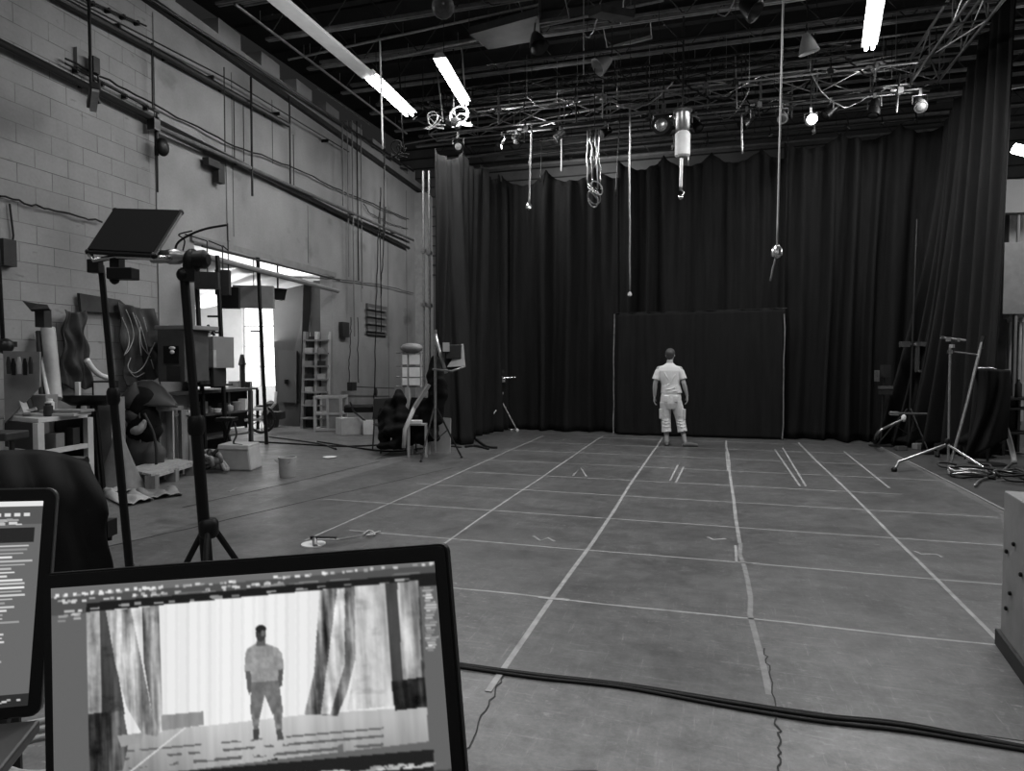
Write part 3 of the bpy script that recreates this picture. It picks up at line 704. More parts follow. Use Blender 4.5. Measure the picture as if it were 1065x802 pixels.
# ================================================================== FLOOR MARKS
def tape(pts, w_, label, name='floor_tape', m=TAPE, z=.004, cat='floor tape', group='white tape lines on the stage floor'):
    w_ = w_*.72
    if name == 'floor_mark': z = .0065
    mb = MB(); pts = [Vector((p[0], p[1], 0)) for p in pts]
    L = []; R = []
    for i, p in enumerate(pts):
        d = (pts[min(i+1, len(pts)-1)] - pts[max(i-1, 0)]).normalized(); n = Vector((-d.y, d.x, 0))*w_/2
        L.append(p+n + Vector((0, 0, .0032))); R.append(p-n + Vector((0, 0, .0032)))
    up = Vector((0, 0, z-.0032))
    for i in range(len(pts)-1):
        mb.hexa([L[i], R[i], R[i+1], L[i+1]], [v + up for v in (L[i], R[i], R[i+1], L[i+1])])
    return tag(mb.build(name, m), label, cat, group)
def wav(a, b_, n=6, amp=.006, seed=1):
    r_ = random.Random(seed); a, b_ = Vector((*a, 0)), Vector((*b_, 0)); o = []
    t = (b_-a).normalized(); nn = Vector((-t.y, t.x, 0))
    for i in range(n+1): o.append(a.lerp(b_, i/n) + nn*r_.uniform(-amp, amp))
    return [(p.x, p.y) for p in o]
TD = mat('dull_tape', .17, .6, noise=.3, scale=14)
for k, (x, y0, y1, w_, l) in enumerate([(-3.38, 5.0, 13.4, .03, 'tape line running to the curtain, leftmost, ending by the white disc'), (-2.2, 5.2, 13.7, .03, 'tape line running to the curtain, second from the left'),
                                  (-1.0, 2.95, 13.75, .045, 'tape line running from the front cable to the standing man'), (.21, 6.0, 13.6, .045, 'tape line running to the curtain, just right of the man'),
                                  (1.52, 4.25, 13.7, .04, 'tape line running to the curtain, rightmost, ending by the grey box')]):
    tape(wav((x, y0), (x, y1), 8, .012, k), w_, l, z=.0045)
tape(wav((.24, 3.3), (.21, 6.0), 8, .02, 31), .045, 'dull wide tape strip on the floor joint in the right foreground', m=TD)
for k, (y, x0, x1) in enumerate([(4.25, -3.0, 1.6), (5.42, -3.2, 2.1), (6.57, -4.2, 2.5), (7.73, -3.6, 2.7), (8.75, -3.5, 2.1), (9.9, -3.5, 2.9), (11.1, -3.5, 2.6), (12.3, -3.4, 2.4), (13.4, -2.6, 2.0)]):
    tape(wav((x0, y), (x1, y), 8, .012, k+9), .03 if k > 1 else .028, 'tape line running across the stage, %s counted from the camera' % ORD[k])
def pxl(*q): return [(F(*p).x, F(*p).y) for p in q]
DB = mat('faded_chalk_mark', .26, .7, noise=.3)
tape(pxl((560, 622), (592, 625)), .05, 'thick short white mark where two tape lines cross, nearest the laptop', name='floor_mark', cat='mark', group='small marks on the stage floor')
tape(pxl((765, 568), (766, 585), (790, 587)), .03, 'small L shaped tape corner on the centre line', name='floor_mark', cat='mark', group='small marks on the stage floor')
for k, (q, l) in enumerate([([(952, 574), (958, 577), (974, 577), (980, 580)], 'small white bracket mark at the right of the stage'), ([(736, 559), (742, 562), (755, 561)], 'small white bracket mark right of the centre line'),
                            ([(555, 558), (562, 563), (570, 560), (577, 564)], 'small white squiggle mark left of the centre line'), ([(596, 495), (604, 487), (610, 496)], 'small arrow mark in the left half of the stage'),
                            ([(697, 500), (705, 484)], 'slanted chalk stroke left of the pair in the far middle'), ([(703, 502), (711, 486)], 'slanted chalk stroke right of the pair in the far middle'),
                            ([(806, 468), (832, 506)], 'long slanted tape stroke at the far right, the left of two'), ([(814, 466), (838, 506)], 'long slanted tape stroke at the far right, the right of two'),
                            ([(755, 470), (757, 490)], 'short tape stroke beside the line right of the man'), ([(878, 470), (925, 508)], 'faint slanted tape line at the far right edge of the stage'),
                            ([(238, 512), (246, 508)], 'small white paper scrap on the bare floor left of the bucket')]):
    tape(pxl(*q), .035, l, name='floor_mark', cat='mark', m=DB if k in (4, 5, 9) else TAPE, group='small marks on the stage floor')
# dark joints and cracks of the slab
CR = mat('dark_joint_filler', .018, .8)
def crack(pts, w_, name, seed=0, amp=.02, n=8):
    mb = MB(); pts = jig([Vector((p[0], p[1], .002)) for p in pts], amp, n, seed); L = []
    for i, p in enumerate(pts):
        p.z = .0035; d = (pts[min(i+1, len(pts)-1)] - pts[max(i-1, 0)]); d.z = 0; d.normalize(); L.append((p, Vector((-d.y, d.x, 0))*w_/2))
    for (p, a), (q, b_) in zip(L[:-1], L[1:]): mb.hexa([p-a, p+a, q+b_, q-b_], [v + Vector((0, 0, .001)) for v in (p-a, p+a, q+b_, q-b_)])
    struct(mb.build(name, CR))
crack(pxl((95, 573), (240, 540), (470, 487)), .022, 'trim_8', 1, .012)
crack(pxl((190, 528), (330, 496), (395, 480)), .014, 'trim_9', 2, .01)
crack(pxl((525, 702), (505, 740), (480, 790)), .006, 'trim_10', 3, .012)
crack(pxl((795, 675), (800, 700), (806, 745), (812, 770), (810, 805)), .007, 'trim_11', 4, .011)
# raised edge of the stage covering on the right with the dark ground cloth beyond it
e = pxl((898, 456), (940, 478), (1000, 508), (1050, 534), (1090, 556))
mb = MB(); vs = [Vector((x, y, 0)) for x, y in e] + [Vector((4.8, 7.0, 0)), Vector((4.8, 14.3, 0))]
mb.hexa(vs, [v + Vector((0, 0, .006)) for v in vs]); tag(mb.build('ground_cloth', mat('dark_ground_cloth', .03, .9, noise=.4, scale=3)), 'dark ground cloth beside the stage under the right stands', 'cloth')
tape(e, .035, 'pale edging strip along the right side of the stage, beside the dark cloth', m=mat('pale_edging', .2, .6), z=.012)
mb = MB(); q = [F(*p) for p in ((390, 478), (415, 466), (470, 458), (450, 470))]; mb.hexa(q, [v + Vector((0, 0, .004)) for v in q]); tag(mb.build('floor_mat', mat('dark_mat', .03, .9)), 'dark mat on the floor before the pile of chairs', 'mat')
# foreground cables
def bundle(pts, r, m, label, k, name='floor_cable', group='cables on the floor', cat='cable'):
    mb = MB(); mb.tube([(p[0], p[1], r + (p[2] if len(p) > 2 else 0)) for p in cat_rom([Vector((*p, 0)) if len(p) == 2 else Vector(p) for p in pts], 10)], r, 8)
    return tag(mb.build(name, m, smooth=True), label, cat, group)
A = [F(*p) for p in ((380, 680), (478, 693), (560, 703), (650, 713), (760, 731), (850, 745), (940, 755), (1065, 778), (1200, 800))]
for k, (dy, l) in enumerate([(0, 'thick black cable across the near floor, farthest of three'), (-.016, 'thick black cable across the near floor, middle of three'), (-.033, 'thick black cable across the near floor, nearest of three')]):
    rr = random.Random(k); bundle([(p.x, p.y + dy + rr.uniform(-.008, .008) + (-.03 if k == 2 and i in (4, 5, 6) else 0)) for i, p in enumerate(A)], .0085, RUB, l, k)
for k, (q, l) in enumerate([([(262, 460), (300, 462), (360, 465), (430, 462), (480, 466)], 'dark cable on the floor leading from the store room to the stage'), ([(280, 455), (330, 462), (350, 468)], 'short dark cable on the floor in front of the store room'),
                            ([(330, 460), (400, 470), (440, 467)], 'dark cable on the floor below the pile of chairs')]):
    bundle([(F(*p).x, F(*p).y) for p in q], .014, RUB, l, k)

# ================================================================== MAN
def remesh(o, vox, sm=6):
    q = o.modifiers.new('remesh', 'REMESH'); q.mode = 'VOXEL'; q.voxel_size = vox; q.use_smooth_shade = True
    s = o.modifiers.new('smooth', 'SMOOTH'); s.iterations = sm; s.factor = .5
SKIN = mat('skin', .34, .5, noise=.06); SHIRT = mat('pale_tshirt', .60, .85, noise=.05); PANTS = mat('pale_cargo_trousers', .56, .85, noise=.12, scale=30)
HAIR = mat('dark_hair', .05, .6, noise=.4, scale=60)
root = F(696, 464); root = Vector((root.x, root.y, 0)); view = Vector((root.x, root.y, 0)).normalized(); my = math.atan2(-view.x, view.y)
man = thing('person', root, 'man seen from behind in pale t-shirt and cropped trousers, standing before the curtain', 'person')
man.rotation_euler = (0, 0, my)
class MM(MB):
    def chain(s, pts, rs, seg=14): 
        s.tube(pts, rs, seg); s.ball(pts[0], rs[0]); s.ball(pts[-1], rs[-1]); return s
def fin(mb, name, m, vox, sm=6):
    me = bpy.data.meshes.new(name); me.from_pydata(mb.v, [], mb.f); me.update()
    bm = bmesh.new(); bm.from_mesh(me); bmesh.ops.recalc_face_normals(bm, faces=bm.faces); bm.to_mesh(me); bm.free()
    me.materials.append(m); o = bpy.data.objects.new(name, me); COL.objects.link(o); o.parent = man; remesh(o, vox, sm); return o
# local: x = image right, y = away from the camera, z = up
def hand(mb, wr, s, out):
    """wr wrist, s side sign (+ right), hanging hand, palm towards the thigh"""
    wr = Vector(wr); pal = wr + Vector((out*.012, .01, -.055))
    mb.rings([(wr, (.017, 0, 0), (0, .026, 0)), (wr + Vector((out*.004, .004, -.03)), (.018, 0, 0), (0, .036, 0)), (pal + Vector((0, 0, -.02)), (.018, 0, 0), (0, .042, 0)), (pal + Vector((0, 0, -.045)), (.014, 0, 0), (0, .038, 0))], 12)
    for i, (dy, L) in enumerate([(-.030, .058), (-.010, .068), (.011, .074), (.031, .068)]):
        b_ = pal + Vector((0, dy, -.038)); m1 = b_ + Vector((-s*.006, 0, -L*.42)); m2 = m1 + Vector((-s*.016, 0, -L*.32)); e_ = m2 + Vector((-s*.018, 0, -L*.18))
        mb.chain([b_, m1, m2, e_], [.0105, .0098, .009, .008], 8)
    tb = wr + Vector((-s*.004, .034, -.03)); mb.chain([tb, tb + Vector((-s*.012, .024, -.03)), tb + Vector((-s*.02, .026, -.062))], [.013, .011, .009], 8)
body = MM()
# torso core
body.rings([((.02, 0, .84), (.15, 0, 0), (0, .10, 0)), ((.02, 0, .95), (.155, 0, 0), (0, .10, 0)), ((.0, 0, 1.08), (.135, 0, 0), (0, .088, 0)), ((-.01, 0, 1.25), (.165, 0, 0), (0, .10, 0)),
            ((-.01, 0, 1.39), (.185, 0, 0), (0, .095, 0)), ((-.008, 0, 1.45), (.12, 0, 0), (0, .07, 0)), ((-.003, .005, 1.50), (.06, 0, 0), (0, .055, 0)), ((0, .012, 1.57), (.053, 0, 0), (0, .053, 0))], 20)
# head, slightly turned to the right
HR = Matrix.Rotation(-.35, 3, 'Z')
hc = Vector((.003, .022, 1.655))
body.ball(hc + Vector((0, -.008, .022)), .078, 18, 12, (.97, 1.15, 1.12), HR)
body.ball(hc + HR @ Vector((0, .03, -.045)), .058, 14, 9, (.95, 1.05, 1.15), HR)
body.ball(hc + HR @ Vector((0, .098, -.02)), .014, 8, 6, (.8, 1.2, 1.6), HR)      # nose
body.ball(hc + HR @ Vector((0, .078, -.058)), .02, 8, 6, (1.3, .7, .6), HR)      # mouth
body.ball(hc + HR @ Vector((0, .07, -.09)), .02, 8, 6)                            # chin
body.ball(hc + HR @ Vector((0, .085, .012)), .02, 8, 6, (2.2, .5, .6), HR)       # brow
for s in (-1, 1): body.ball(hc + HR @ Vector((s*.080, .0, -.012)), .026, 10, 7, (.35, .75, 1.2), HR)
# arms
shL, elL, wrL = Vector((-.19, 0, 1.40)), Vector((-.258, -.02, 1.13)), Vector((-.268, .03, .90))
shR, elR, wrR = Vector((.175, 0, 1.40)), Vector((.245, -.03, 1.14)), Vector((.305, .03, .92))
for sh, el, wr, s in ((shL, elL, wrL, -1), (shR, elR, wrR, 1)):
    body.chain([sh, sh.lerp(el, .35), el, el.lerp(wr, .3), wr], [.052, .048, .040, .042, .027]); hand(body, wr, s, s*.35)
# legs
hipL, knL, anL = Vector((-.07, 0, .86)), Vector((-.065, .02, .48)), Vector((-.045, -.01, .09))
hipR, knR, anR = Vector((.11, 0, .86)), Vector((.19, .03, .48)), Vector((.275, -.02, .10))
for hp, kn, an in ((hipL, knL, anL), (hipR, knR, anR)):
    body.chain([hp, hp.lerp(kn, .5), kn, kn.lerp(an, .3), kn.lerp(an, .7), an], [.088, .075, .056, .056, .042, .034])
body.chain([anL, (-.045, -.02, .05), (-.03, .12, .035)], [.034, .036, .028]); body.chain([anR, (.29, -.02, .05), (.43, .0, .035)], [.034, .036, .028])
bo = fin(body, 'body', SKIN, .0058, 4)
hair = MM()
hair.ball(hc + Vector((0, -.014, .030)), .086, 18, 12, (1.0, 1.12, 1.08), HR)
hair.ball(hc + HR @ Vector((0, -.045, -.02)), .062, 14, 9, (1.1, .8, 1.1), HR)
ho = fin(hair, 'hair', HAIR, .007, 3)
cut = ho                                                                           # hair stops at the brow: trim the front
bm = bmesh.new(); bm.from_mesh(ho.data)
for v in bm.verts:
    l_ = HR.transposed() @ (v.co - hc)
    if l_.y > .045 and l_.z < .06: v.co = hc + HR @ Vector((l_.x*.75, .035, max(l_.z, .03)))
bm.to_mesh(ho.data); bm.free()
# t-shirt
sh = MM()
sh.rings([((.03, 0, .965), (.190, 0, 0), (0, .128, 0)), ((.03, 0, 1.0), (.186, 0, 0), (0, .125, 0)), ((.015, 0, 1.12), (.168, 0, 0), (0, .113, 0)), ((-.005, 0, 1.25), (.187, 0, 0), (0, .122, 0)), ((-.01, 0, 1.37), (.205, 0, 0), (0, .118, 0)),
          ((-.01, 0, 1.435), (.175, 0, 0), (0, .095, 0)), ((-.006, 0, 1.475), (.10, 0, 0), (0, .075, 0)), ((-.003, .0, 1.505), (.068, 0, 0), (0, .062, 0))], 26)
for s, a, b_ in ((-1, shL, elL), (1, shR, elR)):
    sh.tube([a + Vector((-s*.09, 0, .012)), a + Vector((-s*.03, 0, -.004)), a.lerp(b_, .22) + Vector((s*.0, 0, 0)), a.lerp(b_, .45) + Vector((s*.006, 0, 0)), a.lerp(b_, .72) + Vector((s*.008, 0, 0))], [.055, .062, .066, .066, .070], 16)
for k, (x0, z0, x1, z1) in enumerate([(-.12, 1.02, .1, 1.06), (-.14, 1.08, .0, 1.13), (.02, 1.04, .17, 1.12), (.1, 1.3, .02, 1.16), (-.1, 1.34, -.02, 1.2), (.0, 1.0, .18, 1.02)]):
    y0 = -.115; sh.tube([(x0, y0, z0), ((x0+x1)/2, y0-.012, (z0+z1)/2), (x1, y0, z1)], .0065, 6)
fin(sh, 't_shirt', SHIRT, .0065, 4)
# trousers: belt, seat, legs, cargo pockets
pa = MM()
pa.rings([((.02, 0, .68), (.12, 0, 0), (0, .11, 0)), ((.02, 0, .78), (.188, 0, 0), (0, .134, 0)), ((.022, 0, .88), (.185, 0, 0), (0, .13, 0)), ((.025, 0, .975), (.170, 0, 0), (0, .118, 0))], 24)
for hp, kn, s, hem in ((hipL, knL, -1, (-.05, 0, .255)), (hipR, knR, 1, (.232, .0, .265))):
    hem = Vector(hem); pa.tube([hp + Vector((0, 0, -.06)), hp.lerp(kn, .45), kn + Vector((0, 0, .02)), kn.lerp(hem, .6), hem], [.108, .102, .088, .084, .088], 18)
    pk = hp.lerp(kn, .72) + Vector((s*.085, -.01, 0)); pa.rings([(pk + Vector((0, 0, -.09)), (.030, 0, 0), (0, .07, 0)), (pk + Vector((0, 0, .09)), (.034, 0, 0), (0, .075, 0))], 10)
    for z in (.36, .42, .47, .56): 
        c = kn.lerp(hem, max(0, (.48-z)/.22)) if z < .48 else kn.lerp(hp, (z-.48)/.38); pa.tube([c + Vector((-.07, -.055, .012)), c + Vector((0, -.092, -.006)), c + Vector((.07, -.06, .01))], .011, 6)
for s in (-1, 1):
    c = Vector((.02 + s*.082, -.118, .865)); pa.rings([(c + Vector((0, 0, -.055)), (.050, 0, 0), (0, .016, 0)), (c + Vector((0, 0, .055)), (.055, 0, 0), (0, .016, 0))], 10)
fin(pa, 'trousers', PANTS, .0065, 3)
for nm_, pts in (('left', [(-.045, -.05, .035), (-.043, .0, .042), (-.035, .08, .038), (-.028, .17, .03)]), ('right', [(.265, -.03, .035), (.31, -.025, .042), (.38, -.01, .038), (.475, .0, .028)])):
    s_ = MM(); s_.chain(pts, [.044, .049, .048, .034], 12); p = Vector(pts[0]).lerp(Vector(pts[-1]), .5); d = Vector(pts[-1]) - Vector(pts[0]); L = d.length/2 + .04
    so = fin(s_, 'shoe', mat('grey_shoe', .07, .6, noise=.2), .006, 2)
    for v in so.data.vertices: v.co.z = max(v.co.z, .004)

# ================================================================== LAPTOPS ON THE CART
def fbm(shape, cells, seed):                       # smooth value noise for the pictures on the screens
    r_ = np.random.RandomState(seed); out = np.zeros(shape); amp = 1.; tot = 0
    for o in range(4):
        cx_, cy_ = cells[0]*2**o + 2, cells[1]*2**o + 2; g = r_.rand(cy_, cx_)
        ys = np.linspace(0, cy_-1.001, shape[0]); xs = np.linspace(0, cx_-1.001, shape[1]); yi = ys.astype(int); xi = xs.astype(int); fy = (ys-yi)[:, None]; fx = (xs-xi)[None]
        fy = fy*fy*(3-2*fy); fx = fx*fx*(3-2*fx)
        v = g[yi][:, xi]*(1-fy)*(1-fx) + g[yi+1][:, xi]*fy*(1-fx) + g[yi][:, xi+1]*(1-fy)*fx + g[yi+1][:, xi+1]*fy*fx
        out += v*amp; tot += amp; amp *= .55
    return out/tot
def inpoly(X, Y, pts):
    m = np.zeros(X.shape, bool); n = len(pts)
    for i in range(n):
        (x0, y0), (x1, y1) = pts[i], pts[(i+1) % n]
        if y0 == y1: continue
        c = ((y0 > Y) != (y1 > Y)) & (X < (x1-x0)*(Y-y0)/(y1-y0) + x0); m ^= c
    return m
def projv(A3):
    q = A3 - np.array([0, 0, EYE]); d = q @ np.array(FWv); return 532.5 + FPX*(q @ np.array(RTv))/d, 401 - FPX*(q @ np.array(UPv))/d
def soft(a):
    p = np.pad(a, 1, mode='edge'); return (4*p[1:-1, 1:-1] + 2*(p[:-2, 1:-1] + p[2:, 1:-1] + p[1:-1, :-2] + p[1:-1, 2:]) + p[:-2, :-2] + p[2:, 2:] + p[:-2, 2:] + p[2:, :-2])/16
def screen_main(XY=None):
    NX, NY = 520, 320
    U, V = np.meshgrid(np.linspace(0, 1, NX), np.linspace(0, 1, NY))
    R_ = np.array(Matrix.Rotation(.08, 3, 'Z') @ Matrix.Rotation(-.133, 3, 'X') @ Matrix.Rotation(-.128, 3, 'Y'))
    L3 = np.stack([-.1675 + U*.335, np.zeros_like(U), .228 - V*.206], -1) @ R_.T + np.array([-.329, .407, 1.177])
    X, Y = projv(L3); n1 = fbm((NY, NX), (55, 3), 1); n2 = fbm((NY, NX), (16, 20), 2); n3 = fbm((NY, NX), (90, 50), 3)
    A_ = np.full(X.shape, .38)
    S = Y + .088*(X-57)                              # slanted row coordinate, 611 = top of display
    A_[S < 640] = .30
    A_[S < 622] = .42
    rr = np.random.RandomState(5)
    def blobs(s0, s1, x0, x1, n, w_, h_, v, jit=.0):
        for i in range(n):
            x = rr.uniform(x0, x1); s = rr.uniform(s0, s1); q = (np.abs(X-x) < w_*rr.uniform(.5, 1.3)) & (np.abs(S-s) < h_*rr.uniform(.6, 1.2)); A_[q] = v*rr.uniform(.7, 1.1)
    blobs(620, 621.5, 60, 455, 60, 2.2, 1.4, .85); blobs(625, 628, 60, 300, 40, 2.6, 1.6, .8)
    A_[(S > 630) & (S < 643) & (X > 92)] = .07
    blobs(634, 637, 100, 440, 22, 4, 1.4, .6); blobs(628, 629, 200, 440, 10, 12, .9, .55)
    for k in range(11): x = 62 + k*9.0; A_[(np.abs(X-x) < 2) & (np.abs(S-619.5) < 1.5)] = .9
    # left column text
    blobs(636, 648, 62, 86, 10, 4, 1.2, .75)
    # right column of small text rows
    xr = 438 + (S-640)*.045
    for k in range(26):
        s = 645 + k*2.6; q = (np.abs(S-s) < .8) & (X > xr+2+rr.uniform(0, 4)) & (X < xr+9+rr.uniform(0, 8)); A_[q] = rr.uniform(.5, .95)
    # photograph area
    ph = inpoly(X, Y, [(92, 636), (437, 603), (447, 770), (96, 812)])
    I = np.full(X.shape, .95)
    I -= .035*(np.sin(X*.55) > .6) + .02*(np.sin(X*.23 + 1) > .3)
    I -= .07*np.clip(np.abs(X-255)/180, 0, 1)
    fl = 757 - (X-170)*.075
    fp = inpoly(X, Y, [(90, 775), (165, 757), (215, 754), (330, 741), (450, 734), (460, 840), (90, 840)])
    I[fp] = (.62 + .16*n1 - .25*np.clip((Y-745)/80, 0, 1) + .12*np.exp(-((X-260)/70)**2))[fp]
    for k, s in enumerate([768, 776, 785, 795]):
        q = fp & (np.abs(Y + .09*(X-270) - s) < .9 + .3*k) & (X > 120+8*k) & (X < 400) & (n2 > .42); I[q] = .36
    I[fp & (np.abs((X-92) - (826-Y)*1.25 - 15) < 1.2)] = .85
    def cloth(pts, b_, c_, st=.5):
        q = inpoly(X, Y, pts); t = b_ + c_*(n1-.5)*2.6 + st*.35*(n3-.5) - .6*np.clip(n2-.62, 0, 1); I[q] = t[q]
    cloth([(92, 636), (110, 634), (116, 750), (92, 760)], .68, .25)
    cloth([(106, 634), (114, 634), (132, 742), (108, 745)], .26, .12, .1)
    cloth([(112, 634), (140, 632), (160, 700), (172, 758), (165, 765), (150, 762), (134, 735), (122, 690)], .62, .35)
    cloth([(138, 632), (150, 631), (160, 700), (168, 742), (160, 740)], .9, .1, .1)
    cloth([(150, 631), (167, 629), (171, 745), (168, 760), (160, 740), (152, 690)], .55, .35)
    cloth([(170, 743), (213, 739), (214, 753), (170, 759)], .55, .05, .1)
    cloth([(92, 742), (130, 738), (136, 770), (130, 800), (92, 806)], .30, .3, .3)
    cloth([(124, 764), (152, 761), (148, 772), (128, 776)], .6, .05, .1)
    cloth([(334, 613), (372, 609), (372, 680), (362, 720), (352, 744), (330, 742), (318, 742), (328, 700)], .48, .5, .5)
    cloth([(352, 612), (360, 611), (360, 690), (345, 742), (335, 742)], .8, .4, .5)
    cloth([(370, 609), (402, 606), (411, 733), (362, 738), (371, 690)], .74, .2, .3)
    cloth([(402, 606), (414, 605), (421, 706), (409, 710)], .24, .06, .1)
    cloth([(414, 605), (437, 603), (441, 704), (420, 706)], .62, .3, .4)
    cloth([(436, 603), (440, 603), (444, 735), (441, 735)], .3, .1)
    cloth([(408, 708), (443, 703), (446, 734), (412, 738)], .18, .25, .3)
    # the man on the screen
    def fill(pts, v, k=.0):
        q = inpoly(X, Y, pts); I[q] = (v + k*(n3-.5))[q] if not np.isscalar(k) or k else v
    def ell(x, y, a, b_, v): I[((X-x)/a)**2 + ((Y-y)/b_)**2 < 1] = v
    fill([(257, 679), (259, 674), (267, 669), (279, 669), (290, 673), (295, 679), (297, 696), (291, 697), (291, 709), (262, 711), (262, 697), (256, 698)], .58, .25)
    fill([(257, 697), (262, 697), (264, 715), (261, 722), (259, 716)], .35); fill([(291, 696), (296, 695), (295, 712), (290, 716), (291, 708)], .33)
    fill([(263, 709), (291, 707), (294, 724), (296, 740), (285, 742), (277, 722), (272, 744), (262, 742)], .42, .2)
    fill([(263, 742), (272, 744), (270, 758), (266, 760)], .45, .4); fill([(286, 742), (295, 740), (295, 758), (289, 760)], .45, .4)
    fill([(265, 758), (271, 757), (271, 768), (265, 768)], .25); fill([(289, 758), (294, 757), (297, 768), (290, 769)], .3)
    fill([(269, 662), (277, 662), (278, 671), (268, 671)], .35); ell(273, 658.5, 5.3, 8, .22); ell(273, 653.5, 5.5, 4, .12); ell(275, 658, 2.2, 3.5, .40)
    fill([(279, 790), (290, 787), (292, 793), (282, 796)], .1)
    fill([(352, 775), (358, 772), (359, 786), (354, 787)], .4)
    A_[ph] = I[ph]
    A_[(S > 813) & (X > 92) & (X < 452) & ~ph] = .10
    blobs(826, 830, 330, 450, 40, 5, 1.4, .75)
    A_[(S > 835)] = .25; blobs(840, 880, 60, 460, 60, 5, 1.2, .5)
    return U, V, soft(A_), NX, NY
def screen_side():
    NX, NY = 300, 300
    U, V = np.meshgrid(np.linspace(0, 1, NX), np.linspace(0, 1, NY)); A_ = np.full(U.shape, .40)
    rr = np.random.RandomState(9); XX = (U-1)*330; YY = V*225                        # px from the right edge / top
    A_[YY < 6] = .9; A_[(YY > 6) & (YY < 26)] = .32
    def bl(x0, x1, y0, y1, n, w_, h_, v):
        for i in range(n):
            x = rr.uniform(x0, x1); y = rr.uniform(y0, y1); A_[(np.abs(XX-x) < w_*rr.uniform(.5, 1.3)) & (np.abs(YY-y) < h_*rr.uniform(.7, 1.2))] = v*rr.uniform(.7, 1.1)
    for x in range(-320, -8, 9): A_[(np.abs(XX-x) < 2.6) & (np.abs(YY-15) < 2)] = .85
    bl(-320, -6, 20, 27, 60, 5, 1.4, .75)
    A_[(YY > 30) & (YY < 46) & (XX > -42) & (XX < -6)] = .12
    A_[(XX < -46) & (YY > 24)] = .08
    for k in range(40):
        y = 50 + k*4.2; x0 = -42; A_[(np.abs(YY-y) < 1.0) & (XX > x0) & (XX < x0 + rr.uniform(8, 36 if k < 22 else 16))] = rr.uniform(.55, .95)
    for k in range(60):
        y = 30 + k*3.2; A_[(np.abs(YY-y) < .8) & (XX > -300) & (XX < -300 + rr.uniform(20, 220))] = rr.uniform(.2, .5)
    A_[YY > 212] = .16; bl(-320, -5, 216, 221, 70, 2.2, 1.2, .75)
    return U, V, A_, NX, NY
def lin_(s): return np.where(s <= .04045, s/12.92, ((np.clip(s, 0, 1)+.055)/1.055)**2.4)
SCR = bpy.data.materials.new('backlit_screen'); SCR.use_nodes = True; nt = SCR.node_tree; b = nt.nodes['Principled BSDF']
at = nt.nodes.new('ShaderNodeVertexColor'); at.layer_name = 'picture'; b.inputs['Base Color'].default_value = (.01, .01, .01, 1); b.inputs['Roughness'].default_value = .25
nt.links.new(at.outputs[0], b.inputs['Emission Color']); b.inputs['Emission Strength'].default_value = 1.0; MATS['screen'] = SCR
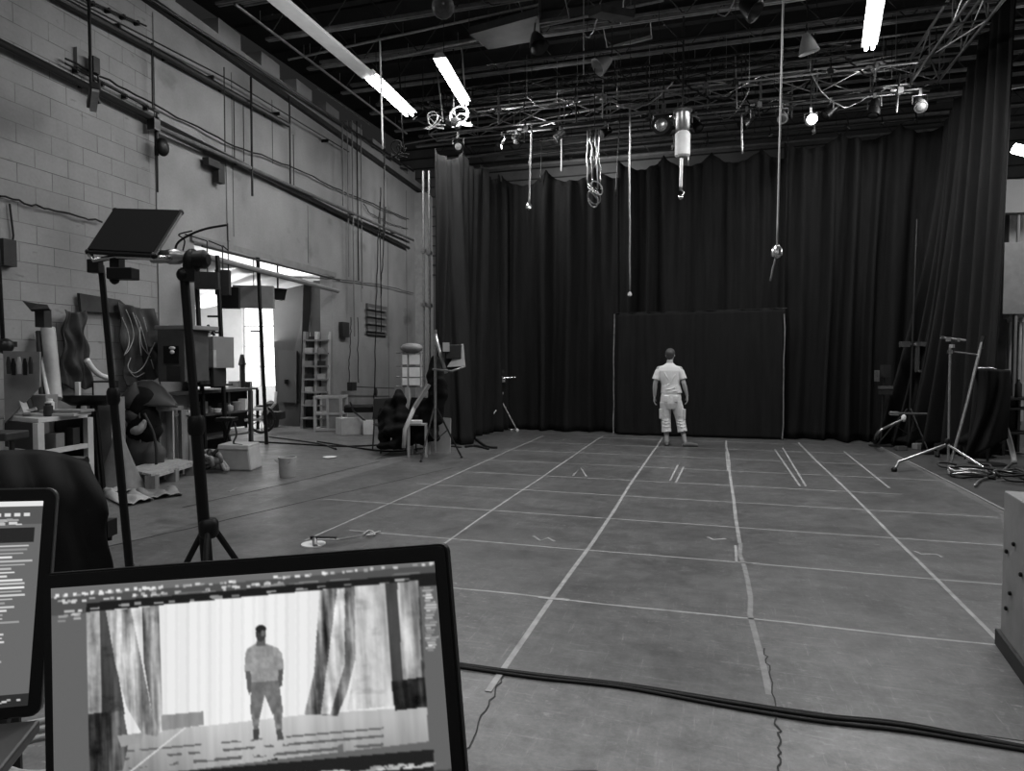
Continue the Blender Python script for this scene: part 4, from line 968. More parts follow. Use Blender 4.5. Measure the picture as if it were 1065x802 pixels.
def laptop(o, yaw, tilt, roll, w_, h_, data, label, m_top, margin=(.010, .012, .022), rad=.006):
    R = Matrix.Rotation(yaw, 3, 'Z') @ Matrix.Rotation(tilt, 3, 'X') @ Matrix.Rotation(roll, 3, 'Y'); o = Vector(o)
    t = thing('laptop', o, label, 'laptop', 'laptops on the cart')
    L = lambda x, y, z: o + R @ Vector((x, y, z))
    def slab(x0, x1, z0, z1, y0, y1, rad=rad):
        q = []
        for cx_, cz_, a0 in ((x1-rad, z1-rad, 0), (x0+rad, z1-rad, 90), (x0+rad, z0+rad, 180), (x1-rad, z0+rad, 270)):
            for k in range(5): a = math.radians(a0 + 22.5*k); q.append((cx_ + rad*math.cos(a), cz_ + rad*math.sin(a)))
        return [L(x, y0, z) for x, z in q], [L(x, y1, z) for x, z in q]
    mb = MB(); mb.hexa(*slab(-w_/2, w_/2, 0, h_, .0, .006)); mb.build('lid', m_top, t, smooth=35)
    mb = MB(); mb.hexa(*slab(-w_/2+.0015, w_/2-.0015, .0015, h_-.0015, -.0015, .0, rad*.9)); mb.build('bezel', BLACK, t)
    U, V, A_, NX, NY = data
    x0, x1, z1, z0 = -w_/2 + margin[0], w_/2 - margin[0], h_ - margin[1], margin[2]
    me = bpy.data.meshes.new('screen'); Mw = np.array(R)
    pts = np.stack([x0 + U*(x1-x0), np.full(U.shape, -.0021), z1 + V*(z0-z1)], -1).reshape(-1, 3) @ Mw.T
    idx = np.arange(NX*NY).reshape(NY, NX); fs = np.stack([idx[:-1, :-1], idx[1:, :-1], idx[1:, 1:], idx[:-1, 1:]], -1).reshape(-1, 4)
    me.vertices.add(len(pts)); me.vertices.foreach_set('co', pts.ravel().astype('f4'))
    me.loops.add(fs.size); me.loops.foreach_set('vertex_index', fs.ravel().astype('i4'))
    me.polygons.add(len(fs)); me.polygons.foreach_set('loop_start', np.arange(0, fs.size, 4, dtype='i4')); me.polygons.foreach_set('loop_total', np.full(len(fs), 4, 'i4')) if False else None
    me.update(calc_edges=True); me.validate()
    ca = me.color_attributes.new('picture', 'FLOAT_COLOR', 'POINT'); c = lin_(A_).ravel(); ca.data.foreach_set('color', np.stack([c, c, c, np.ones_like(c)], -1).ravel().astype('f4'))
    me.materials.append(SCR); so = bpy.data.objects.new('screen', me); COL.objects.link(so); so.parent = t
    # keyboard deck, level apart from the roll
    R2 = Matrix.Rotation(yaw, 3, 'Z') @ Matrix.Rotation(roll, 3, 'Y'); Kp = lambda x, y, z: o + R2 @ Vector((x, y, z))
    def box2(x0, x1, y0, y1, z0, z1, mb): return mb.hexa([Kp(x0, y0, z0), Kp(x1, y0, z0), Kp(x1, y1, z0), Kp(x0, y1, z0)], [Kp(x0, y0, z1), Kp(x1, y0, z1), Kp(x1, y1, z1), Kp(x0, y1, z1)])
    mb = MB(); box2(-w_/2, w_/2, -.25, -.001, -.016, -.003, mb); mb.build('keyboard_deck', m_top, t, bevel=.003)
    mb = MB()
    for r_ in range(5):
        for k in range(14): xx = -w_/2 + .035 + k*(w_-.07)/14; box2(xx, xx+.017, -.045-.02*r_-.016, -.045-.02*r_, -.003, -.0012, mb)
    mb.build('keys', BLACK, t)
    mb = MB(); box2(-.06, .06, -.235, -.16, -.003, -.0022, mb); mb.build('trackpad', DARK, t)
    mb = MB(); mb.tube([Kp(-w_/2+.03, .002, -.004), Kp(w_/2-.03, .002, -.004)], .006, 8); mb.build('hinge', BLACK, t)
    return t
AL = mat('dark_grey_aluminium', .10, .4, .7)
laptop((-.329, .407, 1.177), .08, -.133, -.128, .355, .24, screen_main(), 'front laptop whose bright screen shows a man standing before white curtains', BLACK)
br = D(43, 739, .70); yw = .56
laptop(br - Matrix.Rotation(yw, 3, 'Z') @ Vector((.1775, 0, 0)), yw, -.17, .03, .355, .235, screen_side(), 'second laptop at the left photo edge, its screen full of small text lists', AL, margin=(.012, .014, .012), rad=.011)
# cart
t = thing('equipment_cart', (-.42, .34, 0), 'black equipment cart carrying the laptops at the bottom left', 'cart')
mb = MB(); mb.box((-.47, .30, 1.105), (.95, .55, .03), .35); mb.build('tabletop', DARK, t, bevel=.004)
for sx in (-1, 1):
    for sy in (-1, 1):
        c = Vector((-.47, .30, 0)) + Matrix.Rotation(.35, 3, 'Z') @ Vector((sx*.43, sy*.23, 0)); mb = MB(); mb.tube([c + Vector((0, 0, .06)), c + Vector((0, 0, 1.09))], .02, 8); mb.build('leg', DMETAL, t)
        mb = MB(); mb.lathe(c + Vector((-.012, 0, .04)), [(.04, 0), (.04, .024)], 14, Vector((1, 0, 0))); mb.build('wheel', RUB, t)
c = Zp(50, 790, 1.12)
mb = MB()
for k in range(4): mb.tube([c + Vector(((.05 + .012*k)*math.cos(a), (.035 + .01*k)*math.sin(a), .006 + .005*(k % 2))) for a in [i*PI/12 for i in range(25)]], .004, 6)
tag(mb.build('cable_loop', LGREY, smooth=True), 'pale coiled cable lying on the cart between the two laptops', 'cable')
# riser wedge below the tilted front laptop
mb = MB(); R2 = Matrix.Rotation(.08, 3, 'Z'); o_ = Vector((-.329, .407, 0))
Kq = lambda x, y, z: o_ + R2 @ Vector((x, y, 0)) + Vector((0, 0, z))
mb.hexa([Kq(-.15, -.22, 1.12), Kq(.15, -.22, 1.12), Kq(.15, -.02, 1.12), Kq(-.15, -.02, 1.12)], [Kq(-.15, -.22, 1.139), Kq(.15, -.22, 1.178), Kq(.15, -.02, 1.178), Kq(-.15, -.02, 1.139)])
tag(mb.build('laptop_riser', DARK), 'dark wedge under the front laptop', 'stand')

# ================================================================== STANDS IN FRONT, LEFT
def zat(py, d, px=532): return D(px, py, d).z
def tripod(t, c, hub, spread, n=3, a0=0., r=.012, m=DMETAL, foot=True):
    for k in range(n):
        a = a0 + 2*PI*k/n; e = Vector((c.x + spread*math.cos(a), c.y + spread*math.sin(a), .015))
        mb = MB(); mb.tube([Vector((c.x + .03*math.cos(a), c.y + .03*math.sin(a), hub)), e], r, 8)
        mb.tube([Vector((c.x, c.y, hub*.35)), Vector((c.x, c.y, hub)).lerp(e, .45)], r*.6, 6)
        lg = mb.build('leg', m, t, smooth=40)
        if foot: mb = MB(); mb.ball(e, r*1.7, 8, 6, (1, 1, .85)); mb.build('rubber_foot', RUB, lg)
def pole(t, a, b_, r, m=DMETAL, name='pole'):
    mb = MB(); mb.tube([a, b_], r, 12); return mb.build(name, m, t, smooth=40)
BL2 = mat('stand_black', .003, .45, spec=.25)
dS = 3.5
c2 = DF(214, dS); top2 = D(192, 292, dS); t = thing('light_stand', c2, 'thick black light stand right of the panel, its tripod just above the front laptop', 'light stand')
zh = D(213, 553, dS).z
top2v = Vector((top2.x, top2.y, top2.z)); base2 = Vector((c2.x, c2.y, zh*.45))
pole(t, base2, base2.lerp(top2v, .55), .030, BL2); pole(t, base2.lerp(top2v, .55), top2v, .023, BL2, 'upper_pole')
mb = MB(); q = base2.lerp(top2v, .55); mb.lathe(q - Vector((0, 0, .05)), [(.034, 0), (.042, .02), (.042, .08), (.034, .10)], 14); mb.build('collar', BL2, t, smooth=40)
mb = MB(); mb.lathe(Vector((c2.x, c2.y, zh-.04)), [(.035, 0), (.05, .02), (.05, .08), (.035, .10)], 14); mb.build('leg_collar', BL2, t, smooth=40)
tripod(t, c2, zh, .42, 3, 1.1, .016, BL2)
mb = MB(); mb.ball(top2v + Vector((0, 0, .03)), .04, 10, 8); mb.build('spigot', BL2, t, smooth=True)
d1 = 3.55
c1 = DF(133, d1); top1 = D(105, 276, d1); t = thing('light_stand', c1, 'slim black light stand under the tilted panel, the left of the two in front', 'light stand')
zh1 = D(133, 592, d1).z
b1 = Vector((c1.x, c1.y, zh1*.5)); pole(t, b1, b1.lerp(top1, .62), .021, BL2); pole(t, b1.lerp(top1, .62), top1, .016, BL2, 'upper_pole')
mb = MB(); q = b1.lerp(top1, .62); mb.lathe(q - Vector((0, 0, .04)), [(.025, 0), (.033, .02), (.033, .07), (.025, .09)], 12); mb.build('collar', BL2, t, smooth=40)
tripod(t, c1, zh1, .36, 3, .3, .012, BL2)
# tilted soft panel
pc = [D(92, 262, 3.50), D(160, 266, 3.35), D(188, 221, 3.75), D(120, 219, 3.9)]
t = thing('softlight', (pc[0]+pc[1])/2, 'black flat light panel tilted on top of the slim left stand', 'light panel')
mb = MB(); mb.plate(pc, .035); mb.build('panel_body', mat('panel_cloth', .002, .9, spec=.1), t, bevel=.006)
mb = MB()
for a, b_ in zip(pc, pc[1:] + pc[:1]): mb.tube([a, b_], .012, 8)
for p in pc: mb.ball(p, .017, 8, 6)
mb.build('frame', BLACK, t, smooth=40)
mb = MB(); mb.tube([D(93, 264, 3.5), D(98, 271, 3.5), D(122, 267, 3.5), D(160, 268, 3.4), D(186, 268, 3.5)], .014, 10); mb.build('yoke', CHROME, t, smooth=True)
mb = MB(); mb.box(D(122, 277, 3.52), (.05, .06, .09), YAW); mb.box(D(128, 285, 3.5), (.13, .08, .06), YAW); mb.ball(D(119, 291, 3.5), .025, 8, 6); mb.box(D(99, 277, 3.52), (.06, .05, .07), YAW); mb.build('bracket', BLACK, t, bevel=.004)
# boom head with knuckle on the thick stand
t = thing('camera_boom', D(192, 276, dS), 'silver boom arm with a black knuckle on top of the thick stand', 'boom arm')
mb = MB(); mb.lathe(D(156, 267, dS), [(.018, 0), (.034, .01), (.034, .09), (.040, .10), (.040, .15), (.025, .19)], 14, RTv); mb.build('arm', STEEL, t, smooth=40)
mb = MB(); mb.ball(D(200, 272, dS), .058, 14, 9, (.8, .8, 1.15)); mb.box(D(199, 284, dS), (.06, .06, .09), YAW); mb.lathe(D(203, 270, dS-.03), [(.045, 0), (.05, .05), (.03, .07)], 12, RTv); mb.build('knuckle', BLACK, t, smooth=40)
mb = MB(); mb.tube(cat_rom([D(182, 268, dS), D(184, 254, dS), D(196, 245, dS), D(214, 238, dS), D(236, 234, dS)], 6), .006, 6); mb.tube(cat_rom([D(190, 262, dS), D(192, 250, dS), D(186, 244, dS), D(200, 240, dS)], 5), .004, 5); mb.build('cord', RUB, t, smooth=True)

# ------------------------------------------------------------------ black jacket on a tall chair
dJ = 2.1
t = thing('tall_chair', DF(40, dJ), 'tall folding chair hidden under the black jacket at the left', 'chair')
for px in (5, 78):
    mb = MB(); a = DF(px, dJ); mb.tube([a, Vector((a.x, a.y, 1.18))], .016, 8); mb.build('back_post', DMETAL, t, smooth=40)
    mb = MB(); b_ = DF(px-20, dJ-.4); mb.tube([b_, Vector((b_.x, b_.y, .85))], .016, 8); mb.build('leg', DMETAL, t, smooth=40)
mb = MB(); mb.tube([D(-30, 476, dJ), D(90, 480, dJ)], .016, 8); mb.build('back_rail', DMETAL, t, smooth=40)
mb = MB(); q = [DF(5, dJ), DF(78, dJ), DF(60, dJ-.4), DF(5, dJ-.4)]; mb.hexa([Vector((v.x, v.y, .80)) for v in q], [Vector((v.x, v.y, .83)) for v in q]); mb.build('seat', CLOTH, t)
mb = MB(); mb.box(D(111, 549, dJ-.05), (.035, .05, .05), YAW); mb.tube([D(103, 545, dJ), D(113, 547, dJ), D(113, 562, dJ)], .010, 8); mb.build('arm_rest', BLACK, t, smooth=40)
outl = [(-60, 474), (0, 470), (30, 466), (55, 467), (75, 474), (88, 485), (96, 500), (104, 515), (111, 524), (108, 532), (103, 541), (110, 556), (113, 570), (107, 578), (112, 600), (118, 640), (118, 700)]
def jk(side):
    rs = []
    for (x, y) in outl: rs.append((x, y))
    return rs
rj = random.Random(5)
def jfn(s, v):                                    # cloth hanging over the chair back: s across (left->right silhouette), v down
    i = s*(len(outl)-1); 
    top = 470 + 6*math.sin(3*s) + (34*max(0, s-.75)**1.0*4*(s-.75) if s > .75 else 0)
    x = -70 + s*170
    edge = 92 + 22*min(1, v*4.5)**1.2 + 4*math.sin(16*v)*min(1, 5*v)
    x = -70 + (edge+70)*s - 0
    y = 468 + 4*(1-s) + 110*max(0, s-.62)**2*(1-v) + v*240
    d = dJ - .10*math.sin(min(v*8, PI/2))*(1) + .022*math.sin(11*s + 2.3*v) + .015*math.sin(25*s - 4*v) - .06*math.sin(PI*s)
    return D(x, y, d)
mb = MB(); mb.grid(jfn, 60, 40)
def jfn2(s, v):
    p = jfn(s, 0); q = jfn(s, v*.8); return p*(1-v) + (q + FWv*.20 - RTv*.14)*v + Vector((0, 0, -.03*v))
mb.grid(jfn2, 60, 16)
t = tag(mb.build('jacket', mat('black_jacket', .004, .85, noise=.4, scale=12, spec=.2), smooth=True, solid=.012), 'black jacket hung over the tall chair behind the laptops', 'jacket')
for k, (pts, l) in enumerate([]): pass

# ================================================================== ALONG THE LEFT WALL
def wpipe(pxs, r, m, name, label, cat='pipe', off=.06, group='pipes on the left wall', seg=8, br=True, wobble=0):
    pts = [W(x, y, off) for x, y in pxs]
    mb = MB(); mb.tube(jig(pts, wobble, 8, len(label)) if wobble else pts, r, seg)
    if br:
        a, b_ = pts[0], pts[-1]
        for i in range(4):
            c = a.lerp(b_, .12 + .25*i); mb.box(c - WN*off*.5, (off, .03, .06), WYAW)
    return tag(mb.build(name, m, smooth=40), label, cat, group)
wpipe([(-40, 24), (425, 258)], .045, DMETAL, 'wall_pipe', 'thick dark pipe running the whole left wall above the store opening', off=.10)
wpipe([(162, 131), (430, 250)], .035, mat('dusty_pipe', .10, .6, noise=.3), 'wall_pipe', 'dusty grey pipe just above the thick dark one, from the wall seam on', off=.16)
wpipe([(55, -5), (157, 50), (300, 130)], .05, DMETAL, 'wall_pipe', 'thick dark pipe high on the left wall, below the ledge', off=.10)
wpipe([(62, -8), (240, 84), (363, 158)], .012, BLACK, 'wall_pipe', 'thin black conduit over the high pipe', off=.16)
wpipe([(68, 61), (150, 103), (235, 148), (300, 172), (360, 201), (425, 228)], .014, BLACK, 'wall_pipe', 'thin black cable line between the two thick wall pipes', off=.08, wobble=.02, br=False)
wpipe([(68, 66), (165, 118)], .012, BLACK, 'wall_pipe', 'short black conduit by the bracket on the block wall', off=.08)
wpipe([(0, 204), (50, 217), (106, 231)], .012, BLACK, 'wall_cable', 'thin cable drooping along the block wall left of the tilted panel', 'cable', off=.05, br=False, wobble=.02)
wpipe([(150, -5), (290, 85), (430, 178)], .03, DMETAL, 'wall_pipe', 'dark conduit along the ledge at the top of the left wall', off=.16, br=False)
wpipe([(90, 0), (152, 27)], .014, BLACK, 'wall_pipe', 'short dark conduit at the top left corner of the photo', off=.08)
for k, (x, a, b_, r, m) in enumerate([(158, 45, 112, .012, BLACK), (163, 118, 200, .014, BLACK), (233, 70, 158, .010, DARK), (243, 95, 165, .010, DARK), (253, 108, 168, .008, DARK), (261, 80, 204, .020, BLACK),
                                      (301, 100, 192, .016, DARK), (305, 140, 195, .010, DARK), (356, 130, 214, .016, GREY), (361, 126, 288, .014, GREY), (366, 125, 350, .018, GREY), (371, 126, 292, .016, DARK), (375, 130, 300, .016, GREY), (395, 210, 345, .012, BLACK)]):
    wpipe([(x, a), (x + (b_-a)*.012, b_)], r, m, 'wall_conduit', 'upright conduit on the left wall, %s in the row counted from the camera' % ORD[k], off=.12 + .03*(k % 3), group='upright conduits on the left wall', br=False)
for k, (pts, m) in enumerate([([(396, 195), (393, 260), (391, 330), (389, 425)], BLACK), ([(401, 215), (398, 270), (396, 310)], BLACK), ([(378, 212), (385, 222), (405, 232), (424, 238)], BLACK), ([(365, 330), (364, 360), (363, 398)], BLACK), ([(372, 330), (373, 398)], DARK), ([(330, 92), (385, 130)], GREY), ([(290, 288), (345, 290), (395, 296), (430, 305)], DARK)]):
    wpipe(pts, .014 if k < 2 else .010, m, 'wall_cable', 'loose cable on the far left wall, %s in its bundle' % ORD[k], 'cable', off=.16 if k < 2 else .06, group='loose cables on the left wall', br=False, wobble=.015)
# brackets and small wall boxes
def wbox(px, py, w_, h_, dp, m, name, label, cat, off=0., bev=.004):
    c = W(px, py, off + dp/2); mb = MB(); mb.box(c, (dp, w_, h_), WYAW); return tag(mb.build(name, m, bevel=bev), label, cat)
t = thing('hanging_bracket', W(97, 85, .1), 'dark clamp bracket on the block wall above the small hanging lamp', 'bracket')
mb = MB(); mb.box(W(98, 68, .14), (.08, .10, .20), WYAW); mb.build('clamp', BLACK, t)
mb = MB(); mb.tube([W(96, 78, .12), W(99, 92, .16), W(103, 108, .14)], .02, 6); mb.tube([W(101, 74, .1), W(104, 92, .1), W(98, 95, .1)], .012, 6); mb.build('arm', BLACK, t)
wbox(86, 63, .22, .25, .05, GREY, 'wall_plate', 'pale square plate beside the clamp bracket on the block wall', 'plate')
p0, p1 = W(84, -10, .55), W(95, 108, .55)
t = thing('hanging_lamp', p1, 'small dark strip lamp hung on a long rod before the block wall, top left', 'lamp')
mb = MB(); mb.tube([Vector((p1.x, p1.y, 7.2)), p1], .018, 8); mb.build('rod', BLACK, t)
e1 = p1 + RTv*.36 - FWv*.5; mb = MB(); mb.bar(p1 + Vector((0, 0, -.02)), e1, .10, .08); mb.build('housing', DARK, t, bevel=.01)
mb = MB(); mb.bar(p1 + RTv*.02 + Vector((0, 0, -.08)), e1 + Vector((0, 0, -.06)), .07, .03); mb.build('lens', LGREY, t)
t = thing('wall_lamp', W(163, 140, .2), 'black work lamp bracket on the wall seam above the tilted panel', 'lamp')
mb = MB(); mb.box(W(160, 130, .14), (.12, .12, .16), WYAW); mb.build('clamp', DMETAL, t); mb = MB(); mb.tube([W(163, 122, .16), W(163, 162, .16)], .03, 8); mb.ball(W(169, 153, .2), .11, 12, 8, (.6, 1, 1.2)); mb.build('lamp_body', BLACK, t, smooth=True)
wbox(220, 170, .30, .12, .12, DARK, 'wall_box', 'dark junction box under the pipes above the store opening', 'wall box', off=.05)
wbox(228, 181, .16, .30, .10, DARK, 'wall_box', 'small dark box hanging below the junction box', 'wall box', off=.05)
wbox(392, 333, 1.25, .78, .06, mat('vent_surface', .10, .6), 'wall_vent', 'grey louvred wall vent below the pipes on the far part of the left wall', 'vent')
mb = MB()
for k in range(4): c = W(392, 322 + k*7.4, .08); mb.box(c, (.05, 1.15, .05), WYAW)
tag(mb.build('vent_slats', DARK), 'dark slats of the wall vent', 'vent') if False else None
o = mb.build('slat', GREY, [x for x in COL.objects if x.name.startswith('wall_vent')][0])
wbox(358, 343, .35, .35, .1, DARK, 'wall_box', 'small dark junction box right of the tall ladder shelf', 'wall box')
wbox(7, 263, .16, .30, .1, DARK, 'wall_box', 'small dark box at the left photo edge on the block wall', 'wall box')
mb = MB(); mb.tube([W(10, 212, .03), W(14, 245, .03), W(13, 252, .03)], .012, 6); tag(mb.build('wall_cable', BLACK), 'thin short cable above the small dark box at the left edge', 'cable')
t = thing('pulley_rope', W(5, 360, .2), 'dark rope with a pulley block at the left photo edge', 'pulley')
mb = MB(); mb.tube([W(-2, 260, .2), W(3, 355, .2)], .022, 8); mb.build('rope', BLACK, t); mb = MB(); mb.ball(W(5, 360, .2), .09, 10, 7); mb.box(W(7, 358, .2), (.08, .18, .06), WYAW); mb.build('block', DMETAL, t, smooth=40)

# dark painted board shapes hung on the wall
HM = mat('dark_stained_canvas', .006, .7, v2=.04, scale=2.6)
def sheet(pxs, name, label, cat, m, off=.05, th=.03, group=None):
    pts = [W(x, y, off) for x, y in pxs]; mb = MB(); n = len(pts); mb.hexa(pts, [p + WN*th for p in pts]); return tag(mb.build(name, m), label, cat, group)
def hung(q, name, label, cat, m, off, k=1, ripple=.035):
    a, b_, c_, d_ = [W(x, y, off) for x, y in q]
    def f(s, v):
        p = a.lerp(b_, s).lerp(d_.lerp(c_, s), v); e = ripple*(math.sin(9*s + 3*v + k) + .6*math.sin(21*s - 4*v + 2*k) + .5*math.sin(13*v + 7*s))
        return p + WN*(e + .04) + DU*(.02*math.sin(15*v + k)) + Vector((0, 0, .03*math.sin(12*s + k)*v - .03*math.sin(PI*s)*(1-v)))
    mb = MB(); mb.grid(f, 40, 50); return tag(mb.build(name, m, smooth=True, solid=.01), label, cat)
hung([(60, 322), (86, 323), (93, 403), (62, 402)], 'hung_canvas', 'dark mottled canvas sheet hung on the block wall behind the workbench', 'canvas', HM, .08)
sheet([(80, 305), (122, 312), (134, 322), (134, 326), (82, 324)], 'canvas_strip', 'dark strip of canvas at the top joining the hung sheets', 'canvas', HM, .04, .04)
hung([(121, 314), (158, 321), (166, 394), (129, 400)], 'hung_tarpaulin', 'dark tarpaulin with pale crease lines hung on the wall left of the cabinet', 'tarpaulin', HM, .10, 4, .03)
t = thing('tarpaulin_cord', W(140, 360, .17), 'pale cords crossing over the dark tarpaulin', 'cord')
for k, q in enumerate([[(127, 330), (133, 345), (134, 358), (129, 370)], [(138, 325), (145, 345), (148, 360), (156, 371)], [(136, 372), (133, 382), (140, 388), (150, 380), (158, 362)], [(146, 340), (145, 352), (147, 370)], [(131, 322), (136, 334), (139, 350), (135, 362), (131, 368)], [(141, 328), (146, 338), (152, 358), (155, 368), (161, 356)], [(134, 385), (141, 392), (150, 388)], [(157, 374), (160, 384)], [(149, 330), (153, 345)]]):
    mb = MB(); mb.tube(cat_rom([W(x, y, .20) for x, y in q], 5), .0065, 5); mb.build('cord', LGREY, t, smooth=True)
mb = MB(); mb.tube(cat_rom([W(90, 374, .3), W(96, 383, .3), (W(104, 390, .3)), W(112, 393, .3)], 5), .035, 8); tag(mb.build('bent_pipe', WHITE, smooth=True), 'white bent plastic pipe beside the hung canvas', 'pipe')
# paper roll, board, sticks leaning at the wall behind the bench
def lean(pa, pb, r, m, name, label, cat, da=0., seg=14):
    mb = MB(); mb.tube([pa, pb], r, seg); return tag(mb.build(name, m, smooth=40), label, cat)
dB = 7.3
lean(D(57, 415, 7.7), D(50, 342, 7.95), .075, LGREY, 'paper_roll', 'pale upright paper roll leaning on the wall behind the workbench', 'roll')
lean(D(51, 418, 7.6), D(38, 347, 7.9), .022, WHITE, 'wooden_stick', 'thin pale stick leaning left of the paper roll', 'stick')
lean(D(44, 418, 7.6), D(40, 345, 7.9), .03, DARK, 'dark_stick', 'dark pole leaning between the paper roll and the pale stick', 'stick')
t = thing('wall_shelf', D(43, 325, 7.4), 'small dark wall shelf with a pointed arm above the paper roll', 'shelf')
mb = MB(); mb.plate([D(24, 314, 7.3), D(32, 323, 7.2), D(52, 322, 7.2), D(50, 318, 7.4), D(40, 317, 7.4)], .03); mb.build('shelf_board', BLACK, t); mb = MB(); mb.box(D(45, 331, 7.35), (.10, .12, .2), YAW); mb.build('box', DARK, t)
mb = MB(); q = [D(4, 365, 7.2), D(42, 366, 7.25), D(42, 402, 7.25), D(6, 440, 7.2)]; mb.plate(q, .03); t = tag(mb.build('pegboard', mat('grey_board', .16, .7, noise=.15)), 'grey tool board leaning above the workbench at the far left', 'board')
for k, px in enumerate((9, 14, 20, 26, 32)):
    mb = MB(); c = D(px, 380 + (k % 2)*1.5, 7.1); mb.rings([(c + Vector((0, 0, -.09)), RTv*.022, FWv*.012), (c + Vector((0, 0, .02)), RTv*.028, FWv*.012), (c + Vector((0, 0, .09)), RTv*.012, FWv*.01)], 10)
    tag(mb.build('hand_tool', [DARK, BLACK, LGREY, BLACK, DARK][k], smooth=40), 'small tool hung on the grey tool board, %s from the left' % ORD[k], 'tool', 'tools on the board')
# quad furniture: front face between two pixel columns, extruded back
def fbox(px0, d0, px1, d1, z0, z1, dep, mb=None, inset=0):
    mb = mb or MB(); a, b_ = DF(px0, d0), DF(px1, d1); t = (b_-a).normalized(); n = Vector((-t.y, t.x, 0))
    q = [a, b_, b_ + n*dep, a + n*dep]; mb.hexa([Vector((p.x, p.y, z0)) for p in q], [Vector((p.x, p.y, z1)) for p in q]); return mb
def frame_table(px0, d0, px1, d1, z0, z1, dep, m, name, label, cat, leg=.05, top=.04, shelf=None, closed=None):
    a, b_ = DF(px0, d0), DF(px1, d1); t_ = (b_-a).normalized(); n = Vector((-t_.y, t_.x, 0)); q = [a, b_, b_ + n*dep, a + n*dep]
    t = thing(name, (a+b_)/2 + n*dep/2, label, cat)
    mb = MB(); mb.hexa([Vector((p.x, p.y, z1-top)) for p in q], [Vector((p.x, p.y, z1)) for p in q]); mb.build('tabletop', m, t, bevel=.004)
    cen = sum(q, Vector())/4
    for p in q:
        s = p.lerp(cen, .04); mb = MB(); mb.box((s.x, s.y, (z0+z1-top)/2), (leg, leg, z1-top-z0), math.atan2(t_.y, t_.x)); mb.build('leg', m, t)
    for zz in (shelf or []):
        mb = MB(); mb.hexa([Vector((p.x, p.y, zz)) for p in q], [Vector((p.x, p.y, zz+.03)) for p in q]); mb.build('shelf', m, t)
    if closed:
        mb = MB(); qq = [q[3], q[2]]; mb.plate([Vector((*qq[0].xy, z0+.03)), Vector((*qq[1].xy, z0+.03)), Vector((*qq[1].xy, z1-top)), Vector((*qq[0].xy, z1-top))], .015); mb.build('back_panel', closed, t)
    return t
# workbench with pale edges
dW = 6.2
zt = D(50, 434, dW).z
t = thing('workbench', DF(50, dW), 'open workbench with pale edges at the far left, tools lying on it', 'workbench')
A1, A2, A3 = DF(2, 7.3), DF(38, 6.9), DF(90, 7.6); A4 = A1 + (A3-A2)
zt = .96; PE = mat('pale_edge_wood', .42, .6, noise=.12)
q = [A1, A2, A3, A4]
mb = MB(); mb.hexa([Vector((p.x, p.y, zt-.045)) for p in q], [Vector((p.x, p.y, zt)) for p in q]); mb.build('tabletop', PE, t, bevel=.004)
for p in (A1, A2, A3, A4): mb = MB(); mb.bar((p.x, p.y, 0), (p.x, p.y, zt-.045), .07); mb.build('leg', PE, t)
mb = MB(); mb.bar((A2.x, A2.y, .60), (A3.x, A3.y, .60), .05); mb.bar((A1.x, A1.y, .60), (A2.x, A2.y, .60), .05); mb.build('rail', PE, t)
mb = MB(); mb.hexa([Vector((p.x, p.y, .58)) for p in q], [Vector((p.x, p.y, .61)) for p in q]); mb.build('shelf', DARK, t)
mb = MB(); mb.plate([Vector((*A4.xy, .1)), Vector((*A3.xy, .1)), Vector((*A3.xy, zt)), Vector((*A4.xy, zt))], .02); mb.build('back_panel', DARK, t); mb = MB(); mb.plate([Vector((*A1.xy, .1)), Vector((*A2.xy, .1)), Vector((*A2.xy, zt-.05)), Vector((*A1.xy, zt-.05))], .02); mb.build('side_panel', DARK, t)
# things in and on the bench
def block(px, py, d, sx, sy, sz, m, name, label, cat, yaw=YAW, z0=None, group=None, bev=.004):
    c = D(px, py, d)
    if z0 is not None: c.z = z0 + sz/2
    mb = MB(); mb.box(c, (sx, sy, sz), yaw); return tag(mb.build(name, m, bevel=bev), label, cat, group)
block(55, 450, 7.3, .16, .14, .16, GREY, 'storage_tin', 'square grey tin on the workbench shelf, the left of the two', 'tin', z0=.61)
block(74, 450, 7.5, .12, .12, .20, DARK, 'storage_tin', 'tall dark tin on the workbench shelf, the right of the two', 'tin', z0=.61)
block(60, 430, 7.35, .55, .30, .03, LGREY, 'flat_board', 'pale flat board lying on top of the workbench', 'board', z0=zt)
block(70, 427, 7.4, .45, .25, .03, GREY, 'flat_board', 'smaller grey board stacked on the pale board on the workbench', 'board', z0=zt+.031)
t = thing('drawing_frame', D(28, 424, 7.2), 'slanted white wooden frame standing on the workbench', 'frame')
mb = MB(); mb.bar((D(19, 408, 7.3)), (D(28, 430, 7.15)), .06, .03); mb.build('upright', LGREY, t); mb = MB(); mb.bar(D(27, 405, 7.4), D(33, 428, 7.3), .035, .03); mb.build('back_stay', DARK, t); mb = MB(); mb.bar(D(20, 430, 7.15), D(38, 425, 7.2), .03, .03); mb.build('foot_rail', LGREY, t)
block(42, 412, 7.5, .26, .2, .22, GREY, 'power_tool_case', 'grey tool case on the workbench below the leaning roll', 'case', z0=zt)
t = thing('stool', DF(8, 5.0), 'dark stool with a pale edge at the left photo edge, before the workbench', 'stool')
mb = MB(); mb.box(D(2, 453, 5.0), (.24, .24, .06), YAW); mb.build('seat', DARK, t, bevel=.01)
for px in (-8, 12): mb = MB(); a = D(px, 458, 5.0); mb.tube([a, (a.x, a.y, 0)], .02, 6); mb.build('leg', DMETAL, t)
rr = random.Random(33)
